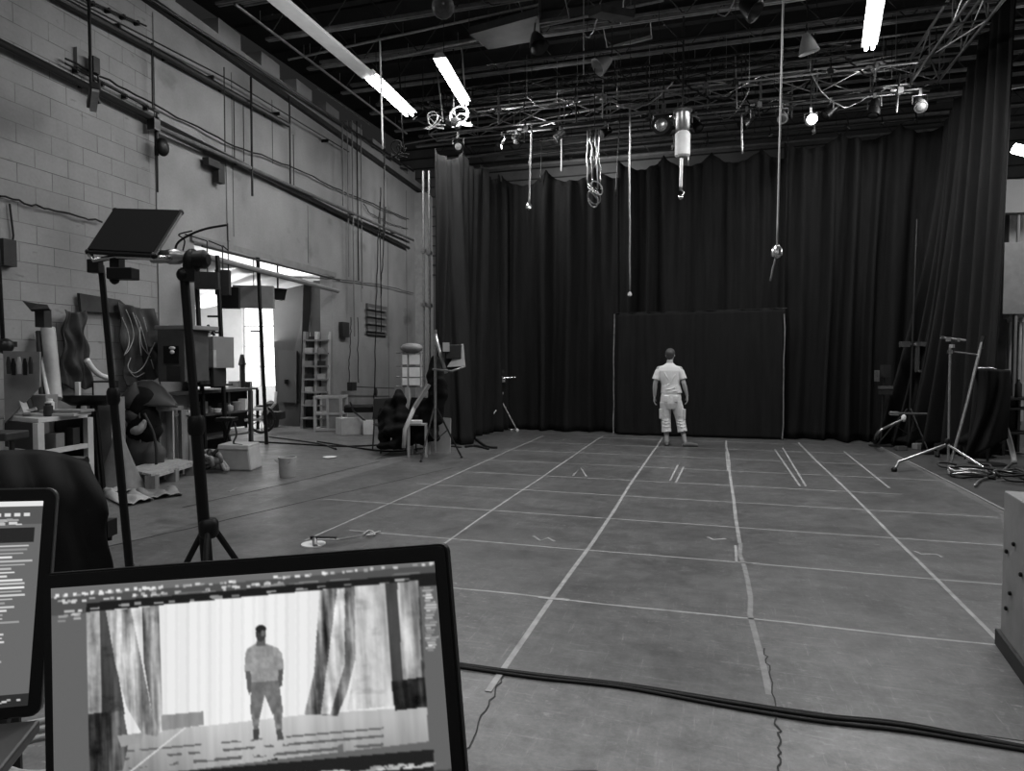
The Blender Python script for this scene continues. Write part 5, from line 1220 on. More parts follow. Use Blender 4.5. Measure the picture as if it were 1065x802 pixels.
for k in range(7):
    s = rr.uniform(.1, .9); v_ = rr.uniform(.2, .8); p = A1.lerp(A2, s).lerp(A4.lerp(A3, s), v_) if k < 4 else A2.lerp(A3, rr.uniform(.15, .9)) + (A1-A2)*.3
    z = zt if k < 4 else .61; h = rr.uniform(.07, .18); mb = MB(); mb.lathe((p.x, p.y, z), [(.035, 0), (.045, .01), (.045, h*.8), (.03, h*.85), (.03, h)], 12)
    tag(mb.build('jar', [GREY, LGREY, DARK, PAPER][k % 4], smooth=40), 'small jar or tin %s the pale edged workbench, %s of several' % ('on top of' if k < 4 else 'on the shelf of', ORD[k]), 'jar', 'jars and tins on the workbench')
# black tray table right of the bench
t = thing('side_table', DF(92, 8.0), 'small dark table with a rounded black top right of the workbench', 'table')
c = D(92, 413, 8.0); mb = MB(); mb.rings([(c + Vector((0, 0, -.10)), RTv*.20, FWv*.12), (c + Vector((0, 0, -.04)), RTv*.30, FWv*.22), (c + Vector((0, 0, .02)), RTv*.31, FWv*.24)], 18); mb.build('tabletop', BLACK, t, smooth=40)
for k in range(3): a = k*2.1; mb = MB(); mb.tube([(c.x + .1*math.cos(a), c.y + .1*math.sin(a), c.z-.08), (c.x + .2*math.cos(a), c.y + .2*math.sin(a), 0)], .025, 8); mb.build('leg', BLACK, t)
block(81, 402, 8.0, .05, .04, .16, PAPER, 'white_carton', 'small white carton upright on the black tray table', 'carton', z0=c.z+.02)
t = thing('monitor', D(110, 405, 8.5), 'small pale computer monitor between the tray table and the hunched bags', 'monitor')
c = D(110, 405, 8.5); mb = MB(); mb.box(c, (.30, .03, .22), YAW+.3); mb.build('casing', DARK, t, bevel=.006); mb = MB(); mb.box(c - FWv*.02, (.24, .012, .17), YAW+.3); mb.build('screen', PAPER, t); mb = MB(); mb.box((c.x, c.y, c.z/2-.05), (.3, .3, c.z-.1), YAW); mb.build('pedestal', GREY, t)
# grey cloth cone draped between the stand poles
mb = MB(); c = DF(121, 8.1); H_ = .70
def cone(s, v):
    a = s*2*PI; r_ = .05 + .25*v**1.2 + .02*math.sin(5*a)*v; return Vector((c.x, c.y, H_*(1-v)+.01)) + RTv*(r_*math.cos(a)*.95) + Vector((FWv.x, FWv.y, 0))*(r_*.6*math.sin(a))
mb.grid(cone, 36, 14); mb.rings([(c + Vector((0, 0, H_)), RTv*.05, FWv*.03), (c + Vector((0, 0, H_+.03)), RTv*.02, FWv*.02)], 12)
tag(mb.build('draped_cloth', mat('grey_drape', .16, .85, noise=.2), smooth=True), 'grey cloth draped to the floor in front of the hunched dark bags', 'cloth')
# pile of dark bags and coats
t = thing('coat_pile', DF(146, 9.1), 'hunched pile of dark coats and bags behind the pallet', 'coats')
rr = random.Random(2); BG = [CLOTH, mat('dark_grey_coat', .045, .85, noise=.3), mat('pale_coat_lining', .30, .8)]
for k, (px, py, rx, rz, mi, sl) in enumerate([(146, 420, .17, .20, 0, 0), (140, 432, .12, .12, 1, .3), (150, 447, .20, .22, 0, .1), (146, 472, .22, .24, 1, 0), (158, 480, .14, .20, 1, .2), (140, 488, .18, .10, 0, 0), (156, 435, .10, .16, 0, -.5), (148, 500, .20, .08, 0, 0)]):
    mb = MB(); rx *= 1.22; rz *= 1.22; R = Matrix.Rotation(YAW, 3, 'Z') @ Matrix.Rotation(sl, 3, 'Y'); c = D(px, py, 9.05); c.z = max(c.z, rz + .01)
    mb.ball(c, 1, 18, 12, (rx, .14, rz), R)
    for i, v in enumerate(mb.v):
        n_ = math.sin(v[2]*31 + k)*.02 + math.sin(v[0]*23 + v[1]*19)*.02; w_ = (Vector(v)-c); mb.v[i] = tuple(c + w_*(1 + n_*3))
    mb.build('coat', BG[mi], t, smooth=True)
mb = MB(); mb.tube(cat_rom([D(137, 449, 8.9), D(146, 446, 8.85), D(151, 437, 8.9)], 5), [.03, .05, .06, .06, .06, .05, .05, .05, .04, .03, .02][:11], 8); mb.build('pale_sleeve', BG[2], t, smooth=True)['label'] = 'pale folded sleeve'
mb = MB(); mb.rings([(D(131, 425, 8.95), RTv*.06, FWv*.06), (D(132, 417, 8.95), RTv*.12, FWv*.09), (D(137, 409, 8.95), RTv*.10, FWv*.08), (D(139, 401, 8.95), RTv*.04, FWv*.04), (D(141, 397, 8.95), RTv*.015, FWv*.02)], 12); mb.build('grey_hood', BG[1], t, smooth=True)
mb = MB(); mb.tube(cat_rom([D(150, 430, 8.85), D(160, 452, 8.85), D(163, 478, 8.85), D(160, 490, 8.9)], 6), .018, 6); mb.build('strap', DARK, t, smooth=True)
# arched black lid on a wooden crate
t = thing('curved_board', D(160, 410, 9.1), 'big curved dark panel lying over the wooden crate behind the coats', 'panel')
mb = MB(); pr = [(138, 400), (148, 396), (158, 396), (168, 402), (177, 412), (184, 421)]
fr = [D(x, y, 9.3) for x, y in pr]; lo_ = [D(141, 420, 8.95), D(150, 422, 8.95), D(160, 423, 8.95), D(170, 423, 8.95), D(178, 423, 8.95), D(185, 423, 8.95)]
def arch(s, v):
    i = s*(len(fr)-1); k = min(int(i), len(fr)-2); f = i-k; a = fr[k].lerp(fr[k+1], f); b_ = lo_[k].lerp(lo_[k+1], f); p = a.lerp(b_, v); return p - FWv*.08*math.sin(PI*v)
mb.grid(arch, 20, 10); mb.build('curved_sheet', mat('dark_sheet', .045, .5, noise=.15), t, smooth=True, solid=.02)
mb = MB(); mb.tube(fr, .014, 6); mb.build('rim', GREY, t, smooth=True)
t = frame_table(145, 8.95, 190, 9.45, 0, D(165, 424, 9.1).z, .22, WOOD2, 'wooden_crate', 'worn wooden crate table under the curved dark panel', 'crate', leg=.09, top=.06, closed=WOOD2)
for px in (162, 176, 193):
    mb = MB(); a = DF(px, 9.3 if px < 190 else 9.5); mb.bar((a.x, a.y, .0), (a.x, a.y, D(px, 430, 8.9).z), .10, .03); mb.build('slat', WOOD, t)
t = thing('slatted_frame', DF(188, 9.5), 'pale upright wooden frame of slats leaning behind the pallet', 'frame')
for px in (181, 189, 197):
    mb = MB(); mb.bar(D(px, 432, 9.55), DF(px + 2, 9.45) + Vector((0, 0, .06)), .06, .025); mb.build('slat', PE, t)
for py in (432, 484): mb = MB(); mb.bar(D(178, py, 9.45), D(200, py-2, 9.5), .05, .03); mb.build('rail', PE, t)
# pallet
t = thing('wooden_pallet', F(167, 503), 'low wooden pallet on the floor behind the two black stands', 'pallet')
a, b_, c_, d_ = F(131, 503), F(158, 509), F(203, 494), F(176, 489); ph = .30
zp = D(158, 493, FWv.dot(b_ - CAM)).z
qs = [a, b_, c_, d_]
for k in range(6):
    s0, s1 = k/6 + .01, (k+1)/6 - .01
    mb = MB(); q = [a.lerp(b_, s0), a.lerp(b_, s1), d_.lerp(c_, s1), d_.lerp(c_, s0)]; mb.hexa([Vector((*p.xy, zp-.03)) for p in q], [Vector((*p.xy, zp)) for p in q]); mb.build('deck_board', WOOD, t)
for i in range(3):
    for j in range(3):
        p = a.lerp(b_, .08 + .42*i).lerp(d_.lerp(c_, .08 + .42*i), .05 + .45*j); mb = MB(); mb.box((p.x, p.y, (zp-.03)/2), (.12, .12, zp-.03), .4); mb.build('block', WOOD2, t)
for i in range(3):
    p0_, p1_ = a.lerp(b_, .08+.42*i), d_.lerp(c_, .08+.42*i); mb = MB(); mb.bar((*p0_.xy, zp-.045), (*p1_.xy, zp-.045), .10, .03); mb.build('bearer', WOOD, t)
# loose sheets of card on the floor
for k, (q, l) in enumerate([([(108, 518), (140, 513), (160, 522), (128, 528)], 'crumpled pale sheet on the floor under the slim stand'), ([(140, 514), (182, 511), (190, 516), (150, 522)], 'grey flattened card on the floor before the pallet'), ([(105, 510), (130, 507), (138, 512), (112, 516)], 'pale cardboard scrap on the floor left of the slim stand')]):
    pts = [F(*p) for p in q]; mb = MB(); rr = random.Random(k)
    def cr_(s, v): p = pts[0].lerp(pts[1], s).lerp(pts[3].lerp(pts[2], s), v); return p + Vector((0, 0, .02 + .035*math.sin(7*s + k) * math.sin(5*v+1) + .03*abs(math.sin(9*s))))
    mb.grid(cr_, 12, 8); tag(mb.build('loose_sheet', [LGREY, GREY, LGREY][k], smooth=True, solid=.006), l, 'sheet', 'loose sheets by the pallet')
# white cooler box with a strap stand
t = thing('storage_case', F(240, 488), 'pale trunk with slanted ends standing on the bare floor before the store opening', 'trunk')
dd = (F(240, 490)-CAM).dot(FWv)
mb = MB(); a, b_ = DF(222, dd), DF(260, dd-.1); n = Vector((FWv.x, FWv.y, 0)).normalized()*.45; zt_ = D(240, 464, dd).z
A_, B_ = a.lerp(b_, .08), a.lerp(b_, .92)
mb.hexa([Vector((*p.xy, 0.0)) for p in (a, b_, b_+n, a+n)], [Vector((*p.xy, zt_)) for p in (A_, B_, B_+n*.9, A_+n*.9)]); mb.build('body', mat('pale_trunk', .36, .6, noise=.1), t, bevel=.03)
mb = MB(); mb.hexa([Vector((*p.xy, zt_-.05)) for p in (A_-n*.04, B_-n*.04, B_+n, A_+n)], [Vector((*p.xy, zt_+.015)) for p in (A_, B_, B_+n*.9, A_+n*.9)]); mb.build('lid', LGREY, t, bevel=.01)
t = thing('folding_stool', DF(240, 9.9), 'dark folding stool with a cable on it behind the pale trunk', 'stool')
for s in (-1, 1):
    mb = MB(); mb.tube([D(236 - 5*s, 436, 9.9), DF(236 + 11*s, 9.9)], .02, 8); mb.build('leg', BLACK, t)
mb = MB(); mb.box(D(236, 436, 9.9), (.25, .22, .05), YAW); mb.build('seat', BLACK, t)
mb = MB(); mb.tube(cat_rom([D(244, 440, 9.8), D(246, 452, 9.7), D(243, 461, 9.6), D(252, 463, 9.5)], 5), .014, 6); tag(mb.build('loose_cable', RUB, smooth=True), 'thin black cable hanging from the folding stool over the trunk', 'cable')
# rags in a heap by the trunk
rr = random.Random(8)
for k in range(7):
    p = F(213 + k*3.0, 484 + (k % 3)*4); z = .06; pts = [p + Vector((rr.uniform(-.12, .12), rr.uniform(-.12, .12), rr.uniform(.03, .28))) for _ in range(7)]
    mb = MB(); mb.tube(cat_rom(pts, 5), .03, 7); tag(mb.build('rag', [LGREY, DARK, GREY][k % 3], smooth=True), 'crumpled rag in the heap left of the pale trunk', 'rag', 'heap of rags by the trunk')

# dresser and shelf units between workbench and opening
DC = mat('dark_cabinet', .055, .55, noise=.25); 
dC = 9.35
t = thing('dark_cabinet', DF(178, dC), 'dark cabinet with a small lamp inside, standing on the long bench left of the opening', 'cabinet')
z0, z1 = D(178, 397, dC).z, D(178, 343, dC).z
mb = MB(); fbox(164, dC, 192, dC-.1, z0, z1, .5, mb); mb.build('carcass', DC, t, bevel=.006)
mb = MB(); fbox(161, dC+.05, 194, dC-.15, z1, z1+.06, .6, mb); mb.build('cornice', GREY, t, bevel=.01)
mb = MB(); fbox(170, dC-.06, 185, dC-.1, D(178, 378, dC).z, D(178, 360, dC).z, .03, mb); mb.build('door', BLACK, t)
mb = MB(); fbox(173, dC-.06, 187, dC-.1, D(178, 396, dC).z, D(178, 381, dC).z, .03, mb); mb.build('door', DARK, t)
mb = MB(); mb.ball(D(179, 362, dC-.15), .05, 10, 7, (1, .6, .5)); mb.ball(D(179, 366, dC-.15), .03, 8, 6); mb.build('lamp_knob', PAPER, t, smooth=True)
t = thing('shelf_unit', DF(208, 10.3), 'open shelf unit holding a pale box, behind the thick black stand', 'shelf unit')
mb = MB(); zA, zB, zC = D(208, 402, 10.3).z, D(208, 383, 10.3).z, D(208, 350, 10.3).z
fbox(196, 10.3, 222, 10.2, zB, zC, .5, mb); mb.build('upper_box', mat('grey_card', .17, .7), t, bevel=.006)
mb = MB(); fbox(205, 10.22, 222, 10.12, zB+.02, D(208, 364, 10.2).z, .06, mb); mb.build('pale_panel', LGREY, t)
mb = MB(); fbox(197, 10.3, 200, 10.3, zA, zB, .45, mb); fbox(219, 10.2, 222, 10.2, zA, zB, .45, mb); fbox(197, 10.75, 222, 10.65, zA, zB, .03, mb); fbox(197, 10.3, 222, 10.2, zA, zA+.03, .45, mb); mb.build('shelf_box', DARK, t)
mb = MB(); fbox(208, 10.35, 212, 10.35, zA+.03, zB-.04, .2, mb); mb.build('upright_file', LGREY, t)
mb = MB(); fbox(200, 10.28, 206, 10.28, zA+.06, zB-.08, .03, mb); mb.build('small_frame', PAPER, t)
t = thing('cable_heap', D(212, 344, 10.4), 'heap of dark cables and sticks on top of the shelf unit', 'cables')
rr = random.Random(4)
for k in range(6):
    pts = [D(200 + rr.uniform(0, 24), 346 + rr.uniform(-3, 2), 10.5 + rr.uniform(-.2, .2)) for _ in range(5)]; mb = MB(); mb.tube(cat_rom(pts, 5), .018, 6); mb.build('cable', [BLACK, DARK, LGREY][k % 3], t, smooth=True)
mb = MB(); mb.tube([D(216, 338, 10.4), D(223, 349, 10.4)], .02, 6); mb.build('stick', BLACK, t)
frame_table(162, 9.65, 262, 11.6, 0, D(220, 406, 10.6).z, .5, mat('bench_dark', .04, .6, noise=.3), 'long_bench', 'long dark bench running from the curved panel into the store opening', 'bench', leg=.06, top=.05, shelf=[.3, D(220, 433, 10.6).z], closed=BLACK)
zb = D(220, 433, 10.6).z + .03
rr = random.Random(12)
for k in range(9):
    px = 196 + k*7; d = 10.45 + (px-190)*.017; h = rr.uniform(.08, .24); c = DF(px, d); mb = MB()
    if k % 3 == 0: mb.lathe((c.x, c.y, zb), [(.05, 0), (.06, .02), (.06, h*.7), (.02, h*.85), (.02, h)], 12)
    elif k % 3 == 1: mb.rings([((c.x, c.y, zb), (.07, 0, 0), (0, .07, 0)), ((c.x, c.y, zb+h*.7), (.085, 0, 0), (0, .085, 0)), ((c.x, c.y, zb+h*.72), (.06, 0, 0), (0, .06, 0))], 12)
    else: mb.box((c.x, c.y, zb + h/2), (.12, .1, h), .3)
    tag(mb.build('bench_item', [PAPER, DARK, LGREY, GREY][k % 4], smooth=40), '%s on the shelf of the long dark bench, %s from the left' % (['small bottle', 'small pot', 'small box'][k % 3], ORD[k]), ['bottle', 'pot', 'box'][k % 3], 'things on the long bench shelf')
# upright rack pole by the opening with pegs
def rackpole(px, py0, d, top, l, pegs):
    c = DF(px + 8, d); e = D(px, top, d); t = thing('rack_pole', c, l, 'pole'); mb = MB(); mb.tube([c, e], .035, 8); mb.build('pole', BLACK, t)
    for s in pegs: p = c.lerp(e, s); mb = MB(); mb.tube([p, p - RTv*.20], .018, 6); mb.build('peg', BLACK, t)
rackpole(226, 0, 10.75, 266, 'dark upright pole with pegs at the near side of the store opening', (.35, .48, .62, .70))
rackpole(268, 0, 12.4, 266, 'thin dark upright pole in the middle of the store opening', (.6,)) 
rackpole(204, 0, 10.5, 283, 'short dark pole at the near edge of the store opening', ())
# rail across the opening
mb = MB(); mb.tube([P(.05, 3.22, .12), P(4.7, 3.12, .12)], .05, 8); tag(mb.build('door_rail', GREY, smooth=40), 'grey rail running across the top of the store opening', 'rail')
mb = MB(); mb.tube([P(.0, 3.36, .16), P(4.7, 3.36, .16)], .02, 8); tag(mb.build('door_rail', DARK, smooth=40), 'thin dark rail above the grey one over the store opening', 'rail')
# plastic sheeting gathered under the store ceiling
PL = mat('white_plastic_sheet', .75, .35, noise=.05, emis=0)
def pls(s, v): return P(.5 + 4.0*s, 3.35 - .25*math.sin(PI*s)*v - .06*abs(math.sin(18*s)) - .5*v, -.4 - 2.6*v + .05*math.sin(25*s))
mb = MB(); mb.grid(pls, 90, 12); tag(mb.build('plastic_sheet', PL, smooth=True, solid=.01), 'white plastic sheet bulging under the ceiling of the store room', 'sheet')
for k, (px, py, w_, h_, l, m) in enumerate([(216, 292, .34, .26, 'dark box hanging in the opening just right of the thick stand knuckle', DARK), (232, 294, .22, .40, 'rounded dark panel hanging beside the first pole of the opening', DARK), (238, 310, .34, .36, 'black square speaker hanging in the store opening', BLACK),
                                         (264, 309, .72, .42, 'grey slab hanging across the top of the bright window', GREY), (289, 306, .34, .24, 'black lamp hood hanging at the right of the bright window', BLACK)]):
    d = [10.4, 10.9, 11.3, 12.6, 13.4][k]; c = D(px, py, d); sc = d/699
    mb = MB()
    if k == 4: mb.lathe(c - Vector((0, 0, .12)), [(.16, 0), (.20, .16), (.23, .22), (.05, .24)], 4); mb.tube([c + Vector((0, 0, .1)), c + Vector((0, 0, .75))], .02, 6)
    else: mb.box(c, (w_, .15, h_), YAW + .2)
    if k < 4: mb.tube([c + Vector((0, 0, h_/2)), Vector((c.x, c.y, 3.85 if k > 1 else 3.4))], .012, 5)
    if k in (0, 1, 2): mb.tube([Vector((c.x, c.y, 3.4)), P((c - WB).dot(DU), 3.52, 0)], .012, 5)
    tag(mb.build('hanging_box', m, bevel=.01), l, 'box' if k < 3 else ['slab', 'lamp'][k-3])
# tall dark board, rounded panel and ladder shelf at the right of the opening
sx = 16.0
t = thing('tall_board', DF(303, sx), 'tall dark cabinet board standing behind the store opening left of the ladder shelf', 'board')
mb = MB(); mb.plate([DF(288, sx), DF(316, sx-.3), D(324, 293, sx-.3), D(284, 297, sx)], .08); mb.build('board', mat('dark_board', .03, .6, noise=.1), t)
mb = MB(); mb.plate([D(291, 418, sx-.08), D(309, 419, sx-.25), D(309, 365, sx-.25), D(290, 364, sx-.08)], .05); mb.build('lower_door', mat('darker_board', .038, .6), t)
mb = MB(); mb.box(D(298, 397, sx-.2), (.08, .05, .10), YAW); mb.build('lock', BLACK, t)
mb = MB(); mb.plate([D(312, 440, sx-.5), D(316, 440, sx-.5), D(324, 294, sx-.4), D(316, 294, sx-.4)], .06); tag(mb.build('leaning_plank', BLACK), 'narrow black plank between the tall board and the ladder shelf', 'plank')
dl = 15.3
out = [(323, 362), (322, 300), (326, 292), (340, 292), (346, 298), (347, 350), (340, 362)]
mb = MB(); pts = [D(x, y, dl+.3) for x, y in out]; mb.hexa([p for p in pts], [p + FWv*.06 for p in pts]); t = tag(mb.build('rounded_board', mat('grey_panel', .11, .6)), 'grey rounded panel standing above the ladder shelf', 'panel')
t = thing('ladder_shelf', DF(328, dl), 'tall narrow ladder shelf of pale wood at the right of the store opening', 'shelf')
for px0, px1, m in ((318, 314, GREY), (330, 328, PE), (344, 341, PE)):
    mb = MB(); mb.bar(D(px0, 345, dl), DF(px1, dl), .07, .10); mb.build('upright', m, t)
for k in range(7):
    y = 354 + k*13.5; mb = MB(); mb.bar(D(317 - k*.4, y, dl), D(343 - k*.4, y, dl), .30, .035); mb.build('shelf', GREY, t)
mb = MB(); mb.plate([DF(315, dl+.2), DF(341, dl+.2), D(343, 350, dl+.2), D(318, 350, dl+.2)], .02); mb.build('back_panel', DARK, t)
for k in range(10):
    y = 354 + (k//2 + 1)*13.5 - 3; px = 322 if k % 2 else 335; c = D(px, y, dl); mb = MB(); mb.box(c, (.16, .18, .12), YAW); tag(mb.build('shelf_item', [GREY, LGREY, DARK][k % 3]), 'small box on the %s shelf of the ladder shelf, %s' % (ORD[k//2+1], 'left side' if k % 2 else 'right side'), 'box', 'boxes on the ladder shelf')
# crate
t = thing('storage_crate', F(340, 449), 'open grey crate standing at the foot of the ladder shelf', 'crate')
dd = (F(340, 449)-CAM).dot(FWv); a, b_ = DF(327, dd), DF(354, dd); n = Vector((FWv.x, FWv.y, 0)).normalized()*.5; zt_ = D(340, 412, dd).z
for p in (a, b_, a+n, b_+n, a.lerp(b_, .5)): mb = MB(); mb.bar((*p.xy, 0), (*p.xy, zt_), .05); mb.build('post', LGREY, t)
for z in (.04, zt_*.5, zt_-.03):
    mb = MB()
    for p, q in ((a, b_), (b_, b_+n), (b_+n, a+n), (a+n, a)): mb.bar((*p.xy, z), (*q.xy, z), .05)
    mb.build('rail', LGREY, t)
mb = MB(); mb.plate([Vector((*(a+n).xy, 0.03)), Vector((*(b_+n).xy, 0.03)), Vector((*(b_+n).xy, zt_)), Vector((*(a+n).xy, zt_))], .02); mb.plate([Vector((*a.lerp(b_, .5).xy, .05)), Vector((*b_.xy, .05)), Vector((*b_.xy, zt_*.95)), Vector((*a.lerp(b_, .5).xy, zt_*.95))], .015); mb.build('panel', GREY, t)
# store room: wheel, bench, cartons, desk
t = thing('hand_barrow', DF(280, 14.3), 'small barrow with a spoked wheel on the store room floor', 'barrow')
c = D(272, 437, 14.3); c.z = .30; mb = MB(); mb.tube([c + RTv*.28*math.cos(a) + Vector((0, 0, .28*math.sin(a))) for a in [i*2*PI/24 for i in range(25)]], .03, 6)
for k in range(6): a = k*PI/6; mb.tube([c + RTv*.26*math.cos(a) + Vector((0, 0, .26*math.sin(a))), c - RTv*.26*math.cos(a) - Vector((0, 0, .26*math.sin(a)))], .008, 4)
mb.build('wheel', DMETAL, t); mb = MB(); mb.tube([c, D(286, 420, 14.3), D(287, 408, 14.5)], .03, 6); mb.tube([c, D(255, 437, 13.9)], .03, 6); mb.build('frame', LGREY, t); mb = MB(); mb.box(D(268, 425, 14.3), (.45, .3, .06), YAW); mb.build('tray', WHITE, t); mb = MB(); mb.box(D(287, 432, 14.5), (.3, .3, .16), YAW); mb.build('box', DARK, t)
frame_table(235, 14.6, 268, 15.2, 0, D(250, 404, 14.8).z, .5, BLACK, 'store_desk', 'black desk below the bright window in the store room', 'desk', leg=.05, closed=BLACK)
zz = D(250, 404, 14.8).z
block(244, 398, 15.0, .22, .15, .16, LGREY, 'paper_carton', 'pale carton on the store room desk', 'carton', z0=zz); block(258, 398, 15.2, .14, .14, .14, DARK, 'dark_carton', 'small dark carton on the store room desk right of the pale one', 'carton', z0=zz)
c = DF(252, 15.1); mb = MB(); mb.lathe((c.x, c.y, zz), [(.06, 0), (.06, .5), (.09, .52), (.04, .75)], 10); tag(mb.build('desk_lamp', DARK), 'dark slender lamp standing on the store room desk', 'lamp')
c = DF(281, 15.6); mb = MB(); mb.lathe((c.x, c.y, 0), [(.16, 0), (.2, .3), (.16, .55), (.02, .62)], 12); tag(mb.build('wire_basket', DARK), 'dark rounded basket on the store room floor beside the tall board', 'basket')


# ------------------------------------------------------------------ far part of the left wall
t = thing('low_bench', F(372, 450), 'low bench with a dark padded seat and pale base under the wall vent', 'bench')
dd = (F(372, 452)-CAM).dot(FWv); mb = MB(); fbox(354, dd-.3, 378, dd, .0, .36, .3, mb); mb.build('base', LGREY, t, bevel=.01)
mb = MB(); fbox(357, dd-.05, 392, dd+.1, .45, .60, .45, mb); mb.build('seat', BLACK, t, bevel=.03)
mb = MB(); mb.tube([D(364, 418, dd-.1), D(368, 428, dd-.1), D(380, 438, dd-.1)], .02, 6); mb.tube([D(392, 418, dd), D(390, 436, dd)], .06, 8); mb.build('leg', DMETAL, t)
mb = MB(); fbox(377, dd-.2, 388, dd-.15, 0.0, .30, .25, mb); tag(mb.build('white_crate', PAPER, bevel=.01), 'small white box on the floor right of the low bench base', 'box')
t = thing('wall_hook_rack', W(370, 400, .2), 'thin rail with small gear hung on the wall over the low bench', 'rack')
mb = MB(); mb.tube([W(362, 402, .15), W(410, 404, .15)], .012, 6); mb.build('rail', BLACK, t); mb = MB(); mb.box(W(366, 402, .2), (.12, .25, .2), WYAW); mb.build('box', DARK, t); mb = MB(); mb.ball(W(391, 408, .2), .1, 10, 6, (.4, .5, 1.2)); mb.build('hook_gear', DARK, t)
# card rack
dd = 12.0
t = thing('card_rack', D(427, 384, dd), 'grid rack filled with white cards beside the left curtain', 'rack')
for px in (418, 424, 438):
    mb = MB(); mb.tube([D(px, 361, dd), D(px, 403, dd)], .016, 6); mb.build('upright', LGREY, t)
for py in (367, 381, 392, 402): mb = MB(); mb.tube([D(412, py, dd), D(440, py, dd)], .014, 6); mb.build('crossbar', GREY, t)
for k, (x, y) in enumerate([(421, 374), (431, 374), (421, 387), (431, 387), (421, 397), (431, 397)]):
    c = D(x, y, dd-.04); mb = MB(); mb.box(c, ((.085 if x == 421 else .19), .015, .17 if y < 390 else .12), YAW); tag(mb.build('white_card', PAPER), 'white card in the grid rack, %s column, %s row from the top' % ('left' if x == 421 else 'right', ORD[k//2]), 'card', 'white cards in the rack')
t = thing('rack_support', DF(424, dd), 'pale post holding up the card rack', 'post'); mb = MB(); mb.bar(DF(424, dd), D(424, 403, dd), .08, .08); mb.build('post', LGREY, t)
c = D(428, 362, dd); mb = MB(); mb.ball(c, 1, 12, 8, (.22, .14, .09)); tag(mb.build('gear_bag', GREY, smooth=True), 'small grey bag on top of the card rack', 'bag')
# black chairs stacked under black cloth
dd = 11.0
def chair(px, d, yaw, l, m=BLACK):
    o = DF(px, d); R = Matrix.Rotation(yaw, 3, 'Z'); L = lambda x, y, z: o + R @ Vector((x, y, z)); t = thing('stacking_chair', o, l, 'chair', 'black chairs by the left curtain')
    mb = MB(); mb.hexa([L(-.22, -.22, .43), L(.22, -.22, .43), L(.22, .2, .43), L(-.22, .2, .43)], [L(-.22, -.22, .47), L(.22, -.22, .48), L(.22, .2, .47), L(-.22, .2, .47)]); mb.build('seat', m, t, bevel=.01)
    mb = MB(); mb.hexa([L(-.21, .19, .55), L(.21, .19, .55), L(.21, .22, .55), L(-.21, .22, .55)], [L(-.18, .26, .9), L(.18, .26, .9), L(.18, .29, .9), L(-.18, .29, .9)]); mb.build('backrest', m, t, bevel=.012)
    for x, y in ((-.2, -.2), (.2, -.2), (.2, .2), (-.2, .2)): mb = MB(); mb.tube([L(x, y, .44), L(x*1.1, y*1.15, 0)], .013, 6); mb.build('leg', DMETAL, t)
    for x in (-.2, .2): mb = MB(); mb.tube([L(x, .2, .44), L(x*.9, .27, .85)], .012, 6); mb.build('back_post', DMETAL, t)
    return t
chair(404, 11.5, YAW+.5, 'black stacking chair at the left end of the pile by the curtain')
chair(428, 11.6, YAW-.4, 'black stacking chair behind the slanted strut by the curtain')
def heap(cs, name, label, cat, m, seed=1, parent=None):
    mb = MB(); rr = random.Random(seed)
    for (px, py, d, rx, ry, rz) in cs:
        c = D(px, py, d); c.z = max(c.z, rz*.9); n0 = len(mb.v); mb.ball(c, 1, 20, 14, (rx, ry, rz), Matrix.Rotation(YAW, 3, 'Z'))
        for i in range(n0, len(mb.v)):
            v = Vector(mb.v[i]); q = v-c; f = 1 + .13*math.sin(v.x*27+seed+v.z*9) + .12*math.sin(v.z*31+v.y*13-v.x*11); mb.v[i] = tuple(c + q*f)
    o = mb.build(name, m, smooth=True); q = o.modifiers.new('r', 'REMESH'); q.mode = 'VOXEL'; q.voxel_size = .025; q.use_smooth_shade = True
    s = o.modifiers.new('s', 'SMOOTH'); s.iterations = 4
    return tag(o, label, cat)
heap([(415, 416, 11.2, .13, .15, .16), (408, 421, 11.25, .12, .15, .14), (403, 432, 11.2, .13, .2, .20), (416, 434, 11.15, .19, .2, .16), (424, 440, 11.2, .14, .2, .14), (411, 446, 11.1, .26, .24, .16), (400, 452, 11.15, .10, .15, .22), (420, 456, 11.1, .16, .2, .18), (407, 463, 11.05, .22, .2, .08), (396, 440, 11.3, .05, .1, .25)], 'black_cloth_pile', 'black cloth thrown over the chairs left of the slanted strut', 'cloth', CLOTH, 3)
heap([(452, 392, 11.0, .12, .15, .35), (455, 410, 11.0, .16, .18, .35), (448, 430, 11.05, .2, .18, .3), (440, 448, 11.1, .28, .2, .25)], 'black_bag_pile', 'black coats hanging on the stand between card rack and curtain', 'coats', CLOTH, 5)
t = thing('slanted_strut', D(432, 425, 10.7), 'pale slanted strut leaning across the pile of chairs', 'strut')
mb = MB(); mb.bar(D(446, 400, 10.8), D(431, 424, 10.7), .09, .05); mb.build('upper_bar', GREY, t); mb = MB(); mb.tube([D(431, 424, 10.7), D(421, 447, 10.65), D(420, 466, 10.6)], .035, 8); mb.build('lower_bar', LGREY, t, smooth=True)
frame_table(424, 10.7, 443, 10.7, 0, D(432, 441, 10.7).z, .4, LGREY, 'small_table', 'small pale table with papers under the slanted strut', 'table', leg=.04, top=.03)
block(433, 438, 10.8, .18, .15, .05, PAPER, 'paper_stack', 'little stack of papers on the small pale table', 'papers', z0=D(432, 441, 10.7).z)
